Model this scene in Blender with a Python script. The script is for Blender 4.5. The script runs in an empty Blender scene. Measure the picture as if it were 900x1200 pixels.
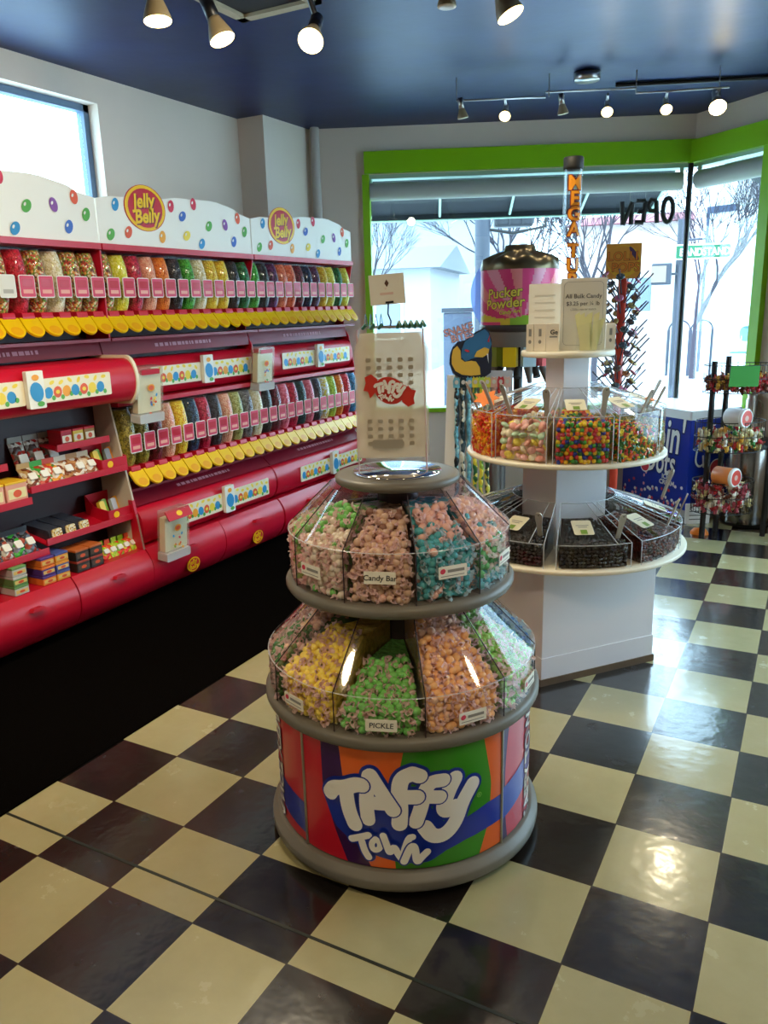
import bpy, bmesh, math, random
from mathutils import Vector, Matrix
random.seed(7)
S=bpy.context.scene; COL=S.collection
pi=math.pi; sin=math.sin; cos=math.cos; rad=math.radians

# ------------------------------------------------------------------ camera, sky, exposure
CAM=Vector((0.414,-1.618,1.582))
r_,u_,f_=(0.882,0.471,-0.026),(-0.0954,0.2316,0.968),(-0.4618,0.8512,-0.2492)
cd=bpy.data.cameras.new('camera'); cam=bpy.data.objects.new('camera',cd); COL.objects.link(cam); S.camera=cam
F=Vector(f_).normalized(); R=Vector(r_); R=(R-F*R.dot(F)).normalized(); U=R.cross(F)
cam.matrix_world=Matrix(((R.x,U.x,-F.x,CAM.x),(R.y,U.y,-F.y,CAM.y),(R.z,U.z,-F.z,CAM.z),(0,0,0,1)))
cd.sensor_fit='HORIZONTAL'; cd.sensor_width=36; cd.lens=930.45/900*36; cd.clip_start=0.02; cd.clip_end=300
S.view_settings.view_transform='Standard'; S.view_settings.look='None'
S.view_settings.gamma=1; S.view_settings.use_curve_mapping=False; S.view_settings.exposure=0.28
W=bpy.data.worlds.new('overcast_sky'); S.world=W; W.use_nodes=True
bg=W.node_tree.nodes['Background']; bg.inputs[0].default_value=(0.56,0.78,1.0,1); bg.inputs[1].default_value=9.0
S.cycles.transparent_max_bounces=32; S.cycles.max_bounces=8; S.cycles.sample_clamp_indirect=6
def lamp(name,kind,loc,power,color,size=0.05,aim=None,angle=100,blend=0.6,parent=None):
    l=bpy.data.lights.new(name,kind); l.energy=power; l.color=color
    if kind in('POINT','SPOT'): l.shadow_soft_size=size
    if kind=='SPOT': l.spot_size=rad(angle); l.spot_blend=blend
    o=bpy.data.objects.new(name,l); COL.objects.link(o); o.location=loc
    if aim is not None: o.rotation_euler=Vector(aim).to_track_quat('-Z','Y').to_euler()
    return o
WARM=(1.0,0.80,0.52)
# the shop's own ceiling lamps over the part of the room behind the camera
for k,(x,y,e) in enumerate([(-1.6,-1.2,26),(0.6,-0.9,26),(1.6,0.8,18),(-0.6,-3.2,26)]):
    lamp('ceiling_lamp_light','SPOT',(x,y,2.7),e*1.8,WARM,0.10,(0,0.15,-1),150,0.8)

# two unseen fill spots added to brighten the racks, just out of frame
for x,y in((-1.55,-.25),(-.95,.75)): lamp('rack_spot_light','SPOT',(x,y,2.66),38,(1,.86,.64),0.05,(-1,.45,-.85),110,0.7)

# ------------------------------------------------------------------ materials
def lin(c):
    c=c/255; return c/12.92 if c<=0.04045 else ((c+0.055)/1.055)**2.4
def rgb(h):
    if isinstance(h,str): h=tuple(int(h[i:i+2],16) for i in (0,2,4))
    return (lin(h[0]),lin(h[1]),lin(h[2]),1)
MATS={}
def mat(name,col,rough=0.5,metal=0.0,spec=0.5,noise=0.0,scale=30,bump=0.0,coat=0.0,emit=0,sss=0):
    if name in MATS: return MATS[name]
    m=bpy.data.materials.new(name); m.use_nodes=True; nt=m.node_tree; b=nt.nodes['Principled BSDF']
    c=rgb(col); b.inputs['Base Color'].default_value=c; b.inputs['Roughness'].default_value=rough
    b.inputs['Metallic'].default_value=metal; b.inputs['Specular IOR Level'].default_value=spec
    b.inputs['Coat Weight'].default_value=coat
    if emit: b.inputs['Emission Color'].default_value=c; b.inputs['Emission Strength'].default_value=emit
    if noise or bump:
        tc=nt.nodes.new('ShaderNodeTexCoord'); n=nt.nodes.new('ShaderNodeTexNoise'); n.inputs['Scale'].default_value=scale
        n.inputs['Detail'].default_value=4
        nt.links.new(tc.outputs['Object'],n.inputs['Vector'])
        if noise:
            mx=nt.nodes.new('ShaderNodeMix'); mx.data_type='RGBA'
            mx.inputs[6].default_value=tuple(x*(1-noise) for x in c[:3])+(1,); mx.inputs[7].default_value=tuple(min(1,x*(1+noise)) for x in c[:3])+(1,)
            nt.links.new(n.outputs['Fac'],mx.inputs[0]); nt.links.new(mx.outputs[2],b.inputs['Base Color'])
        if bump:
            bp=nt.nodes.new('ShaderNodeBump'); bp.inputs['Strength'].default_value=bump; bp.inputs['Distance'].default_value=0.01
            nt.links.new(n.outputs['Fac'],bp.inputs['Height']); nt.links.new(bp.outputs['Normal'],b.inputs['Normal'])
    MATS[name]=m; return m
def clear(name,tint=(255,255,255),rough=0.04,ior=1.45,body=0.0,bodycol=(220,225,235)):
    """thin clear plastic or glass: see-through, mirror-like at grazing angles"""
    if name in MATS: return MATS[name]
    m=bpy.data.materials.new(name); m.use_nodes=True; nt=m.node_tree; nt.nodes.clear()
    out=nt.nodes.new('ShaderNodeOutputMaterial'); t=nt.nodes.new('ShaderNodeBsdfTransparent'); g=nt.nodes.new('ShaderNodeBsdfGlossy')
    fr=nt.nodes.new('ShaderNodeFresnel'); fr.inputs['IOR'].default_value=ior
    geo=nt.nodes.new('ShaderNodeNewGeometry')
    # the same thin-sheet reflectance from either side
    inv=nt.nodes.new('ShaderNodeMath'); inv.operation='DIVIDE'; inv.inputs[0].default_value=1.0; inv.inputs[1].default_value=1.0
    sw=nt.nodes.new('ShaderNodeMix'); sw.data_type='FLOAT'; sw.inputs[2].default_value=ior; sw.inputs[3].default_value=1/ior
    nt.links.new(geo.outputs['Backfacing'],sw.inputs[0]); nt.links.new(sw.outputs[0],fr.inputs['IOR'])
    nt.nodes.remove(inv)
    mx=nt.nodes.new('ShaderNodeMixShader'); t.inputs[0].default_value=rgb(tint); g.inputs['Roughness'].default_value=rough
    g.inputs[0].default_value=(1,1,1,1)
    nt.links.new(fr.outputs[0],mx.inputs[0]); nt.links.new(g.outputs[0],mx.inputs[2])
    if body:
        d=nt.nodes.new('ShaderNodeBsdfDiffuse'); d.inputs[0].default_value=rgb(bodycol)
        m2=nt.nodes.new('ShaderNodeMixShader'); m2.inputs[0].default_value=body
        nt.links.new(t.outputs[0],m2.inputs[1]); nt.links.new(d.outputs[0],m2.inputs[2]); nt.links.new(m2.outputs[0],mx.inputs[1])
    else: nt.links.new(t.outputs[0],mx.inputs[1])
    nt.links.new(mx.outputs[0],out.inputs[0]); MATS[name]=m; return m
def beans(name,cols,scale=95,rough=0.3):
    """packed sweets: one Voronoi cell per sweet, each in one of the mix's colours, rounded by bump"""
    if name in MATS: return MATS[name]
    m=bpy.data.materials.new(name); m.use_nodes=True; nt=m.node_tree; b=nt.nodes['Principled BSDF']; b.inputs['Roughness'].default_value=rough
    tc=nt.nodes.new('ShaderNodeTexCoord'); v=nt.nodes.new('ShaderNodeTexVoronoi'); v.inputs['Scale'].default_value=scale
    nt.links.new(tc.outputs['Object'],v.inputs['Vector'])
    sp=nt.nodes.new('ShaderNodeSeparateColor'); nt.links.new(v.outputs['Color'],sp.inputs[0])
    cr=nt.nodes.new('ShaderNodeValToRGB'); cr.color_ramp.interpolation='CONSTANT'; e=cr.color_ramp.elements
    while len(e)<len(cols): e.new(0.5)
    for i,c in enumerate(cols): e[i].position=i/len(cols); e[i].color=rgb(c)
    nt.links.new(sp.outputs[0],cr.inputs[0]); nt.links.new(cr.outputs[0],b.inputs['Base Color'])
    inv=nt.nodes.new('ShaderNodeMath'); inv.operation='SUBTRACT'; inv.inputs[0].default_value=1; nt.links.new(v.outputs['Distance'],inv.inputs[1])
    bp=nt.nodes.new('ShaderNodeBump'); bp.inputs['Strength'].default_value=0.8; bp.inputs['Distance'].default_value=0.5/scale
    nt.links.new(inv.outputs[0],bp.inputs['Height']); nt.links.new(bp.outputs['Normal'],b.inputs['Normal'])
    MATS[name]=m; return m

# ------------------------------------------------------------------ mesh builder
def weld(me,ang):
    bm=bmesh.new(); bm.from_mesh(me); bmesh.ops.remove_doubles(bm,verts=bm.verts,dist=1e-6); bm.to_mesh(me); bm.free(); me.set_sharp_from_angle(angle=rad(ang))
class MB:
    def __init__(s): s.v=[];s.f=[];s.m=[];s.s=[]
    def add(s,vs,fs,mi=0,sm=False):
        n=len(s.v); s.v+= [tuple(x) for x in vs]
        for f in fs: s.f.append([i+n for i in f]); s.m.append(mi); s.s.append(sm)
        return s
    def box(s,c,d,mi=0,rz=0,M=None):
        x,y,z=d[0]/2,d[1]/2,d[2]/2; P=[(a*x,b*y,e*z) for a in(-1,1) for b in(-1,1) for e in(-1,1)]
        if M is None: M=Matrix.Rotation(rz,3,'Z')
        c=Vector(c); P=[c+M@Vector(p) for p in P]
        return s.add(P,[(0,1,3,2),(4,6,7,5),(0,4,5,1),(2,3,7,6),(0,2,6,4),(1,5,7,3)],mi)
    def tube(s,pts,r,seg=8,mi=0,caps=True,closed=False):
        pts=[Vector(p) for p in pts]; n=len(pts); rs=r if isinstance(r,(list,tuple)) else [r]*n
        rings=[]; prev=None
        for i,p in enumerate(pts):
            a=pts[(i-1)%n] if (closed or i>0) else p; b=pts[(i+1)%n] if (closed or i<n-1) else p
            t=(b-a).normalized()
            if prev is None:
                k=Vector((0,0,1)) if abs(t.z)<0.9 else Vector((1,0,0)); x=t.cross(k).normalized()
            else: x=(prev-t*prev.dot(t)).normalized()
            prev=x; y=t.cross(x)
            rings.append([p+(x*cos(2*pi*j/seg)+y*sin(2*pi*j/seg))*rs[i] for j in range(seg)])
        vs=[q for rg in rings for q in rg]; fs=[]
        for i in range(n if closed else n-1):
            for j in range(seg):
                a=i*seg+j; b=i*seg+(j+1)%seg; c=((i+1)%n)*seg+(j+1)%seg; d=((i+1)%n)*seg+j; fs.append((a,d,c,b))
        s.add(vs,fs,mi,True)
        if caps and not closed:
            s.add(rings[0],[list(range(seg))],mi); s.add(rings[-1],[list(range(seg))[::-1]],mi)
        return s
    def lathe(s,prof,c=(0,0,0),seg=48,mi=0,sm=True,a0=0,a1=2*pi,flip=False):
        full=abs(a1-a0-2*pi)<1e-6; n=seg if full else seg+1; vs=[];fs=[]
        for (r,z) in prof:
            for j in range(n):
                a=a0+(a1-a0)*j/seg; vs.append((c[0]+r*cos(a),c[1]+r*sin(a),c[2]+z))
        for i in range(len(prof)-1):
            for j in range(seg):
                k=(j+1)%n; q=(i*n+j,i*n+k,(i+1)*n+k,(i+1)*n+j); fs.append(q[::-1] if flip else q)
        return s.add(vs,fs,mi,sm)
    def prism(s,poly,fn,h0,h1,mi=0,side=None,back=True):
        n=len(poly); A=[fn(u,v,h0) for u,v in poly]; B=[fn(u,v,h1) for u,v in poly]
        s.add(B,[list(range(n))],mi)
        if back: s.add(A,[list(range(n))[::-1]],mi)
        s.add(A+B,[(i,(i+1)%n,n+(i+1)%n,n+i) for i in range(n)],mi if side is None else side)
        return s
    def ball(s,c,r,seg=10,ring=7,mi=0,sc=(1,1,1)):
        vs=[];fs=[]
        for i in range(ring+1):
            t=pi*i/ring
            for j in range(seg):
                a=2*pi*j/seg; vs.append((c[0]+r*sc[0]*sin(t)*cos(a),c[1]+r*sc[1]*sin(t)*sin(a),c[2]+r*sc[2]*cos(t)))
        for i in range(ring):
            for j in range(seg): fs.append((i*seg+j,(i+1)*seg+j,(i+1)*seg+(j+1)%seg,i*seg+(j+1)%seg))
        return s.add(vs,fs,mi,True)
    def build(s,name,mats,parent=None,origin=None,bevel=0,link=True,soft=0):
        o=Vector(origin) if origin is not None else (Vector(parent.get('_org',(0,0,0))) if parent is not None else Vector((0,0,0)))
        me=bpy.data.meshes.new(name); me.from_pydata([tuple(Vector(p)-o) for p in s.v],[],s.f)
        if not isinstance(mats,(list,tuple)): mats=[mats]
        for m in mats: me.materials.append(m)
        me.polygons.foreach_set('material_index',s.m); me.polygons.foreach_set('use_smooth',s.s if not soft else [True]*len(s.s)); me.validate(); me.update()
        if soft: weld(me,soft)
        ob=bpy.data.objects.new(name,me)
        if link: COL.objects.link(ob)
        if parent is not None:
            ob.parent=parent; ob['_org']=tuple(o)
        else: ob.location=o; ob['_org']=tuple(o)
        if bevel:
            b=ob.modifiers.new('soft_edges','BEVEL'); b.width=bevel; b.segments=2; b.limit_method='ANGLE'; b.angle_limit=rad(40)
        return ob
ALL=[]
def tag(o,label,cat,group=None,kind=None):
    o['label']=label; o['category']=cat
    if group: o['group']=group
    if kind: o['kind']=kind
    return o
def thing(name,label,cat,loc=(0,0,0),group=None):
    o=bpy.data.objects.new(name,None); COL.objects.link(o); o.location=loc; o['_org']=tuple(loc); o.empty_display_size=0.05
    return tag(o,label,cat,group)
def struct(o): o['kind']='structure'; return o
def kids(o): return [c for c in bpy.data.objects if c.parent==o]
def dup(root,loc,label,group=None,rot=None,kd=None):
    r=root.copy(); COL.objects.link(r); r.location=loc; r['label']=label
    if rot is not None: r.rotation_euler=rot
    if group: r['group']=group
    out={}
    for ch in (kd if kd is not None else [(c,kids(c)) for c in kids(root)]):
        c=ch[0].copy(); COL.objects.link(c); c.parent=r; out.setdefault(ch[0].name.split('.')[0],c)
        for g in ch[1]:
            d=g.copy(); COL.objects.link(d); d.parent=c
    return r,out
def plane_map(O,X,Y):
    O,X,Y=Vector(O),Vector(X).normalized(),Vector(Y).normalized(); N=X.cross(Y)
    return lambda u,v,h:O+X*u+Y*v+N*h
def cyl_map(c,r,fa):
    return lambda u,v,h:Vector((c[0]+(r+h)*cos(fa+u/r),c[1]+(r+h)*sin(fa+u/r),v))
def ell(cx,cy,rx,ry,rot=0,n=18):
    return [(cx+rx*cos(2*pi*i/n)*cos(rot)-ry*sin(2*pi*i/n)*sin(rot),cy+rx*cos(2*pi*i/n)*sin(rot)+ry*sin(2*pi*i/n)*cos(rot)) for i in range(n)]
def rrect(x0,y0,x1,y1,r,n=4):
    P=[]
    for cx,cy,a in((x1-r,y1-r,0),(x0+r,y1-r,90),(x0+r,y0+r,180),(x1-r,y0+r,270)):
        for i in range(n+1): t=rad(a+90*i/n); P.append((cx+r*cos(t),cy+r*sin(t)))
    return P
def flat(mb,poly,fn,h,mi=0): mb.add([fn(u,v,h) for u,v in poly],[list(range(len(poly)))],mi)
_tc={}
def textpoly(body,size,bold=0.0):
    k=(body,size,bold)
    if k in _tc: return _tc[k]
    c=bpy.data.curves.new('t','FONT'); c.body=body; c.size=size; c.offset=bold*size; c.resolution_u=3; c.align_x='CENTER'
    o=bpy.data.objects.new('t',c); COL.objects.link(o); dg=bpy.context.evaluated_depsgraph_get(); dg.update()
    me=bpy.data.meshes.new_from_object(o.evaluated_get(dg))
    r=([(v.co.x,v.co.y) for v in me.vertices],[list(p.vertices) for p in me.polygons])
    bpy.data.objects.remove(o); bpy.data.curves.remove(c); bpy.data.meshes.remove(me)
    _tc[k]=r; return r
def text(mb,body,size,fn,u,v,h,mi=0,bold=0.0,rot=0,shear=0,sx=1):
    P,Fs=textpoly(body,size,bold)
    mb.add([fn(u+(x*sx+y*shear)*cos(rot)-y*sin(rot),v+(x*sx+y*shear)*sin(rot)+y*cos(rot),h) for x,y in P],Fs,mi)
def stroke(mb,pts,w,fn,h,mi=0,smooth=3):
    """a fat round-ended pen stroke"""
    P=[Vector((a,b)) for a,b in pts]
    for _ in range(smooth if len(P)>2 else 0):
        Q=[P[0]]
        for a,b in zip(P,P[1:]): Q+=[a*.75+b*.25,a*.25+b*.75]
        Q.append(P[-1]); P=Q
        if len(P)>22: break
    n=0
    if len(P)==2: P=[P[0]+(P[1]-P[0])*i/4 for i in range(5)]
    for p in P:
        hh=h+n*6e-6; n+=1; K=16; vs=[fn(p.x,p.y,hh)]
        for q in(.33,.67,1): vs+=[fn(x,y,hh) for x,y in ell(p.x,p.y,w/2*q,w/2*q,0,K)]
        fs=[(0,1+j,1+(j+1)%K) for j in range(K)]
        for q in(0,1):
            for j in range(K): fs.append((1+q*K+j,1+(q+1)*K+j,1+(q+1)*K+(j+1)%K,1+q*K+(j+1)%K))
        mb.add(vs,fs,mi,True)
    for a,b in zip(P,P[1:]):
        d=(b-a)
        if d.length<1e-6: continue
        d=d.normalized()*w/2; q=Vector((-d.y,d.x)); hh=h+n*6e-6; n+=1; vs=[]
        for k in range(7): t=1-k/3; vs+=[fn(*(a+q*t),hh),fn(*(b+q*t),hh)]
        mb.add(vs,[(2*k,2*k+2,2*k+3,2*k+1) for k in range(6)],mi,True)

# palette
red=mat('rack_red','C5122C',0.32,spec=0.5); dkred=mat('rack_dark_red','7E0A22',0.4)
cream=mat('cream_plastic','EFE3C2',0.45); white=mat('white_plastic','EFEEEA',0.4); card=mat('white_card','EFEBDD',0.6)
yellow=mat('yellow_plastic','F6C400',0.35); orange=mat('orange_plastic','EEA60A',0.4); black=mat('black_metal','0C0C0E',0.4)
chrome=mat('steel','B8B6B0',0.28,metal=1.0); greyp=mat('grey_plastic_rim','6E6A60',0.42,spec=0.4); dark=mat('dark_recess','140709',0.7)
green=mat('lime_green_paint','86C400',0.38); acry=clear('clear_acrylic',rough=0.06); glass=clear('window_glass',(244,250,248),0.0,1.5)
edge=clear('acrylic_edge',(235,240,245),0.1,1.5,body=0.45,bodycol=(235,240,245)); dkedge=mat('dark_acrylic_edge','2A1C22',0.3)
pink=mat('pink_card','E8506E',0.5); ink=mat('black_ink','1B1B1B',0.6); gink=mat('grey_ink','8F8B84',0.7); paleink=mat('pale_pink_ink','C98A94',0.6)

# ------------------------------------------------------------------ the room
H=2.95; D1=Vector((.908,.42,0)).normalized(); N1=Vector((-D1.y,D1.x,0)); D2=Vector((.77,-.638,0)).normalized(); N2=Vector((-D2.y,D2.x,0))
PB=Vector((-3.167,4.142,0)); PC=Vector((-.563,5.347,0)); XW=-3.5
def node_floor():
    m=bpy.data.materials.new('checker_vinyl'); m.use_nodes=True; nt=m.node_tree; b=nt.nodes['Principled BSDF']; L=nt.links.new
    tc=nt.nodes.new('ShaderNodeTexCoord'); ad=nt.nodes.new('ShaderNodeVectorMath'); ad.operation='MULTIPLY_ADD'
    ad.inputs[1].default_value=(1/.305,1/.305,0); ad.inputs[2].default_value=(0,0,.5); L(tc.outputs['Object'],ad.inputs[0])
    ch=nt.nodes.new('ShaderNodeTexChecker'); ch.inputs['Scale'].default_value=1; L(ad.outputs[0],ch.inputs['Vector'])
    fl=nt.nodes.new('ShaderNodeVectorMath'); fl.operation='FLOOR'; L(ad.outputs[0],fl.inputs[0])
    wn=nt.nodes.new('ShaderNodeTexWhiteNoise'); L(fl.outputs[0],wn.inputs['Vector'])
    n=nt.nodes.new('ShaderNodeTexNoise'); n.inputs['Scale'].default_value=7; n.inputs['Detail'].default_value=6; n.inputs['Roughness'].default_value=.65; L(tc.outputs['Object'],n.inputs['Vector'])
    def two(a,bb):
        x=nt.nodes.new('ShaderNodeMix'); x.data_type='RGBA'; x.inputs[6].default_value=rgb(a); x.inputs[7].default_value=rgb(bb); L(n.outputs['Fac'],x.inputs[0]); return x
    cw=two('A0986C','B6AD82'); cb=two('120F0E','1E1A19')
    mx=nt.nodes.new('ShaderNodeMix'); mx.data_type='RGBA'; L(ch.outputs['Fac'],mx.inputs[0]); L(cb.outputs[2],mx.inputs[6]); L(cw.outputs[2],mx.inputs[7])
    hs=nt.nodes.new('ShaderNodeHueSaturation'); mr=nt.nodes.new('ShaderNodeMapRange'); mr.inputs[3].default_value=.88; mr.inputs[4].default_value=1.08
    L(wn.outputs['Value'],mr.inputs[0]); L(mr.outputs[0],hs.inputs['Value']); L(mx.outputs[2],hs.inputs['Color'])
    # thin dark joints between the tiles
    fr=nt.nodes.new('ShaderNodeVectorMath'); fr.operation='FRACTION'; L(ad.outputs[0],fr.inputs[0])
    sp=nt.nodes.new('ShaderNodeSeparateXYZ'); L(fr.outputs[0],sp.inputs[0]); ms=[]
    for k in(0,1):
        s1=nt.nodes.new('ShaderNodeMath'); s1.operation='PINGPONG'; s1.inputs[1].default_value=.5; L(sp.outputs[k],s1.inputs[0])
        s2=nt.nodes.new('ShaderNodeMath'); s2.operation='LESS_THAN'; s2.inputs[1].default_value=.006; L(s1.outputs[0],s2.inputs[0]); ms.append(s2)
    mm=nt.nodes.new('ShaderNodeMath'); mm.operation='MAXIMUM'; L(ms[0].outputs[0],mm.inputs[0]); L(ms[1].outputs[0],mm.inputs[1])
    mj=nt.nodes.new('ShaderNodeMix'); mj.data_type='RGBA'; mj.inputs[7].default_value=rgb('2A251E'); L(mm.outputs[0],mj.inputs[0]); L(hs.outputs[0],mj.inputs[6])
    L(mj.outputs[2],b.inputs['Base Color'])
    rr=nt.nodes.new('ShaderNodeMapRange'); rr.inputs[3].default_value=.16; rr.inputs[4].default_value=.34; L(n.outputs['Fac'],rr.inputs[0]); L(rr.outputs[0],b.inputs['Roughness'])
    n2=nt.nodes.new('ShaderNodeTexNoise'); n2.inputs['Scale'].default_value=16; n2.inputs['Detail'].default_value=2; L(tc.outputs['Object'],n2.inputs['Vector'])
    bp=nt.nodes.new('ShaderNodeBump'); bp.inputs['Strength'].default_value=.10; bp.inputs['Distance'].default_value=.01; L(n2.outputs['Fac'],bp.inputs['Height']); L(bp.outputs['Normal'],b.inputs['Normal'])
    b.inputs['Coat Weight'].default_value=.9; b.inputs['Coat Roughness'].default_value=.13; L(bp.outputs['Normal'],b.inputs['Coat Normal'])
    return m
def poly_slab(name,poly,z0,z1,m):
    return MB().prism(poly,lambda u,v,h:(u,v,h),z0,z1).build(name,m)
ROOM=[(XW,-4.5),(3.2,-4.5),(3.2,PC.y-(3.2-PC.x)*.638/.77),(PC.x,PC.y),(PB.x-.32,PB.y-.148)]
fp=[(XW-.2,-4.7),(3.4,-4.7),(3.4,PC.y-(3.4-PC.x)*.638/.77+.05),(PC.x,PC.y+.12),(PB.x-.52,PB.y-.1)]
struct(poly_slab('floor',fp,-.05,0,node_floor()))
struct(poly_slab('trim_1',[(-1.80,-4.5),(-1.795,4.75),(XW,3.95),(XW,-4.5)],0,.006,mat('black_carpet','0B0908',1.0,spec=0.0,noise=.3,scale=250,bump=.4)))
struct(MB().box((.7,-.205,.0006),(5.0,.009,.0012)).build('trim_2',mat('floor_seam','1E241C',0.5)))
ceil_m=mat('navy_ceiling_paint','0A1B4A',0.42,spec=0.6,noise=.6,scale=3.5,bump=.3)
ceil_m.node_tree.nodes['Principled BSDF'].inputs['Specular Tint'].default_value=(.5,.72,1,1)
struct(poly_slab('ceiling',fp,H,H+.06,ceil_m))
wallp=mat('grey_wall_paint','E2D6C6',0.75,noise=.05,scale=3)
def panel(O,X,rects,thick,name,m,outward):
    """wall panels: rects (u0,z0,u1,z1) on the plane through O along X, thickness to the outside"""
    b=MB(); X=Vector(X); N=Vector(outward)
    for u0,z0,u1,z1 in rects:
        P=[(u0,z0),(u1,z0),(u1,z1),(u0,z1)]
        b.prism(P,lambda u,v,h:Vector(O)+X*u+Vector((0,0,v))+N*h,0,thick)
    return struct(b.build(name,m))
# left wall with the high window
WY0,WY1,WZ0,WZ1=0.35,2.16,2.02,2.80
panel((XW,0,0),(0,1,0),[(-4.6,0,WY0,H),(WY1,0,4.0,H),(WY0,0,WY1,WZ0),(WY0,WZ1,WY1,H)],.16,'wall_left',wallp,(-1,0,0))
b=MB()
for a,c in(((XW-.11,(WY0+WY1)/2,WZ0+.02),(.06,WY1-WY0,.04)),((XW-.11,(WY0+WY1)/2,WZ1-.02),(.06,WY1-WY0,.04)),((XW-.11,WY0+.02,(WZ0+WZ1)/2),(.06,.04,WZ1-WZ0)),((XW-.11,WY1-.02,(WZ0+WZ1)/2),(.06,.04,WZ1-WZ0))): b.box(a,c)
w1=struct(b.build('window_1',mat('blue_grey_frame','5A7490',0.5)))
MB().box((XW-.11,(WY0+WY1)/2,(WZ0+WZ1)/2),(.006,WY1-WY0-.08,WZ1-WZ0-.08)).build('window_pane',glass,w1)
struct(MB().box((-3.39,3.82,H/2),(.24,.64,H)).build('trim_3',wallp))
struct(MB().tube([(-3.20,4.075,0),(-3.20,4.075,H)],.035,14).build('trim_4',mat('pipe_paint','BDB8B0',0.6)))
struct(poly_slab('wall_rear',[(-3.0,-4.5),(3.3,-4.5),(3.3,-4.6),(-3.5,-4.6)],0,H,wallp))
struct(MB().box((3.25,-1.2,H/2),(.1,6.8,H)).build('wall_right',wallp))
# window wall at the back
LB=(PC-PB).length; J0=.30
SILL=.74; HEAD=2.60
panel(PB,D1,[(-.36,0,J0,H),(J0,0,LB,SILL),(J0,HEAD,LB,H)],.14,'wall_back',wallp,N1)
def bar(O,X,N,u0,u1,z0,z1,d0,d1,name,m,par=None,bv=0):
    P=[(u0,z0),(u1,z0),(u1,z1),(u0,z1)]; b=MB().prism(P,lambda u,v,h:Vector(O)+X*u+Vector((0,0,v))-N*h,d0,d1)
    return b.build(name,m,par,bevel=bv)
struct(bar(PB,D1,N1,J0+.02,LB,2.605,2.765,-.02,.05,'trim_5',green))
w2=struct(bar(PB,D1,N1,J0,J0+.055,SILL,HEAD,-.12,.03,'window_2',green))
bar(PB,D1,N1,J0,LB,SILL-.02,SILL+.015,-.12,.05,'window_sill',green,w2)
gl_trim=mat('pale_green_metal','A9CBB8',0.35,metal=.4)
bar(PB,D1,N1,J0,LB,HEAD-.03,HEAD,-.13,.0,'window_head',gl_trim,w2)
bar(PB,D1,N1,J0+.05,LB-.02,SILL,HEAD-.03,-.125,-.119,'window_pane',glass,w2)
struct(MB().tube([PC-N1*.03-D1*.03+Vector((0,0,SILL-.3)),PC-N1*.03-D1*.03+Vector((0,0,HEAD))],.022,6).build('trim_6',black))
# right window wall, turning back towards the room
LR=3.6
panel(PC,D2,[(0,0,LR+1.3,.60),(0,HEAD,LR+1.3,H),(.77,0,1.6,HEAD)],.14,'wall_front',wallp,N2)
struct(bar(PC,D2,N2,0,3.4,2.595,2.755,-.02,.06,'trim_7',green))
w3=struct(bar(PC,D2,N2,.715,.80,0,HEAD,-.12,.05,'window_3',green))
bar(PC,D2,N2,0,.715,.58,.62,-.12,.05,'window_sill',green,w3)
bar(PC,D2,N2,0,.74,HEAD-.03,HEAD,-.13,0,'window_head',gl_trim,w3)
bar(PC,D2,N2,.02,.715,.62,HEAD-.03,-.125,-.119,'window_pane',glass,w3)
w4=struct(bar(PC,D2,N2,1.6,1.66,.60,HEAD,-.12,.03,'window_4',green))
bar(PC,D2,N2,1.66,4.85,.60,HEAD-.0,-.125,-.119,'window_pane',glass,w4)
# roller blinds wound up under the two window heads
blind=mat('grey_blind_fabric','A8ADA6',0.7)
for nm,O,X,N,u0,u1,lb in(('roller_blind',PB,D1,N1,J0+.06,LB-.08,'wound-up grey roller blind across the wide back window'),('roller_blind',PC,D2,N2,.05,.74,'wound-up grey roller blind above the narrow window by the lime jamb')):
    A=Vector(O)+X*u0+N*.02+Vector((0,0,2.475)); B=Vector(O)+X*u1+N*.02+Vector((0,0,2.475))
    t=thing(nm,lb,'blind',A,'roller blinds'); MB().tube([A,B],.068,20).build('roll',blind,t)
    b=MB(); b.box(A+Vector((0,0,.085)),(.03,.03,.05)); b.box(B+Vector((0,0,.085)),(.03,.03,.05)); b.build('bracket',gl_trim,t)
# ceiling hatch
b=MB(); HC=(-1.95,1.55)
for dx,dy,sx,sy in((-.2,0,.05,.62),(.2,0,.05,.62),(0,.285,.45,.05),(0,-.285,.45,.05)): b.box((HC[0]+dx,HC[1]+dy,H-.012),(sx,sy,.024))
ht=thing('ceiling_hatch','square ceiling access hatch with a cream frame','hatch',(HC[0],HC[1],H)); b.build('frame',mat('hatch_cream','B5A98C',0.6),ht)
MB().box((HC[0],HC[1],H-.004),(.36,.54,.008)).build('panel',mat('hatch_dark','15161C',0.6),ht)

# ------------------------------------------------------------------ outside
snowy=mat('pale_concrete','C9CACC',0.8,noise=.08,scale=2)
struct(poly_slab('pavement',[(-40,5.75),(-40,60),(40,60),(40,-2),(3.6,-2),(3.6,2.2),(.0,5.15),(-.56,5.62),(-3.6,4.2),(-7,2.0),(-40,2.0)],-.25,-.06,snowy))
def bare_tree(x,y,h,seed,label,spread=.55,depth=7):
    rn=random.Random(seed); b=MB()
    def grow(p,d,l,r,k):
        n=p+d*l; b.tube([p,(p+n)/2+Vector((rn.uniform(-1,1),rn.uniform(-1,1),0))*l*.06,n],[r,r*.85,r*.68],5 if k>3 else 3,0,False)
        if k==0: return
        for _ in range(3):
            q=(d+Vector((rn.uniform(-1,1),rn.uniform(-1,1),rn.uniform(-.25,.75)))*spread).normalized()
            grow(n,q,l*rn.uniform(.68,.92),r*.62,k-1)
    grow(Vector((x,y,-.06)),Vector((0,0,1)),h*.20,h*.013,depth)
    o=b.build('bare_tree',mat('bark','35313A',0.9),origin=(x,y,-.06)); tag(o,label,'tree','bare trees across the street')
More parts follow.
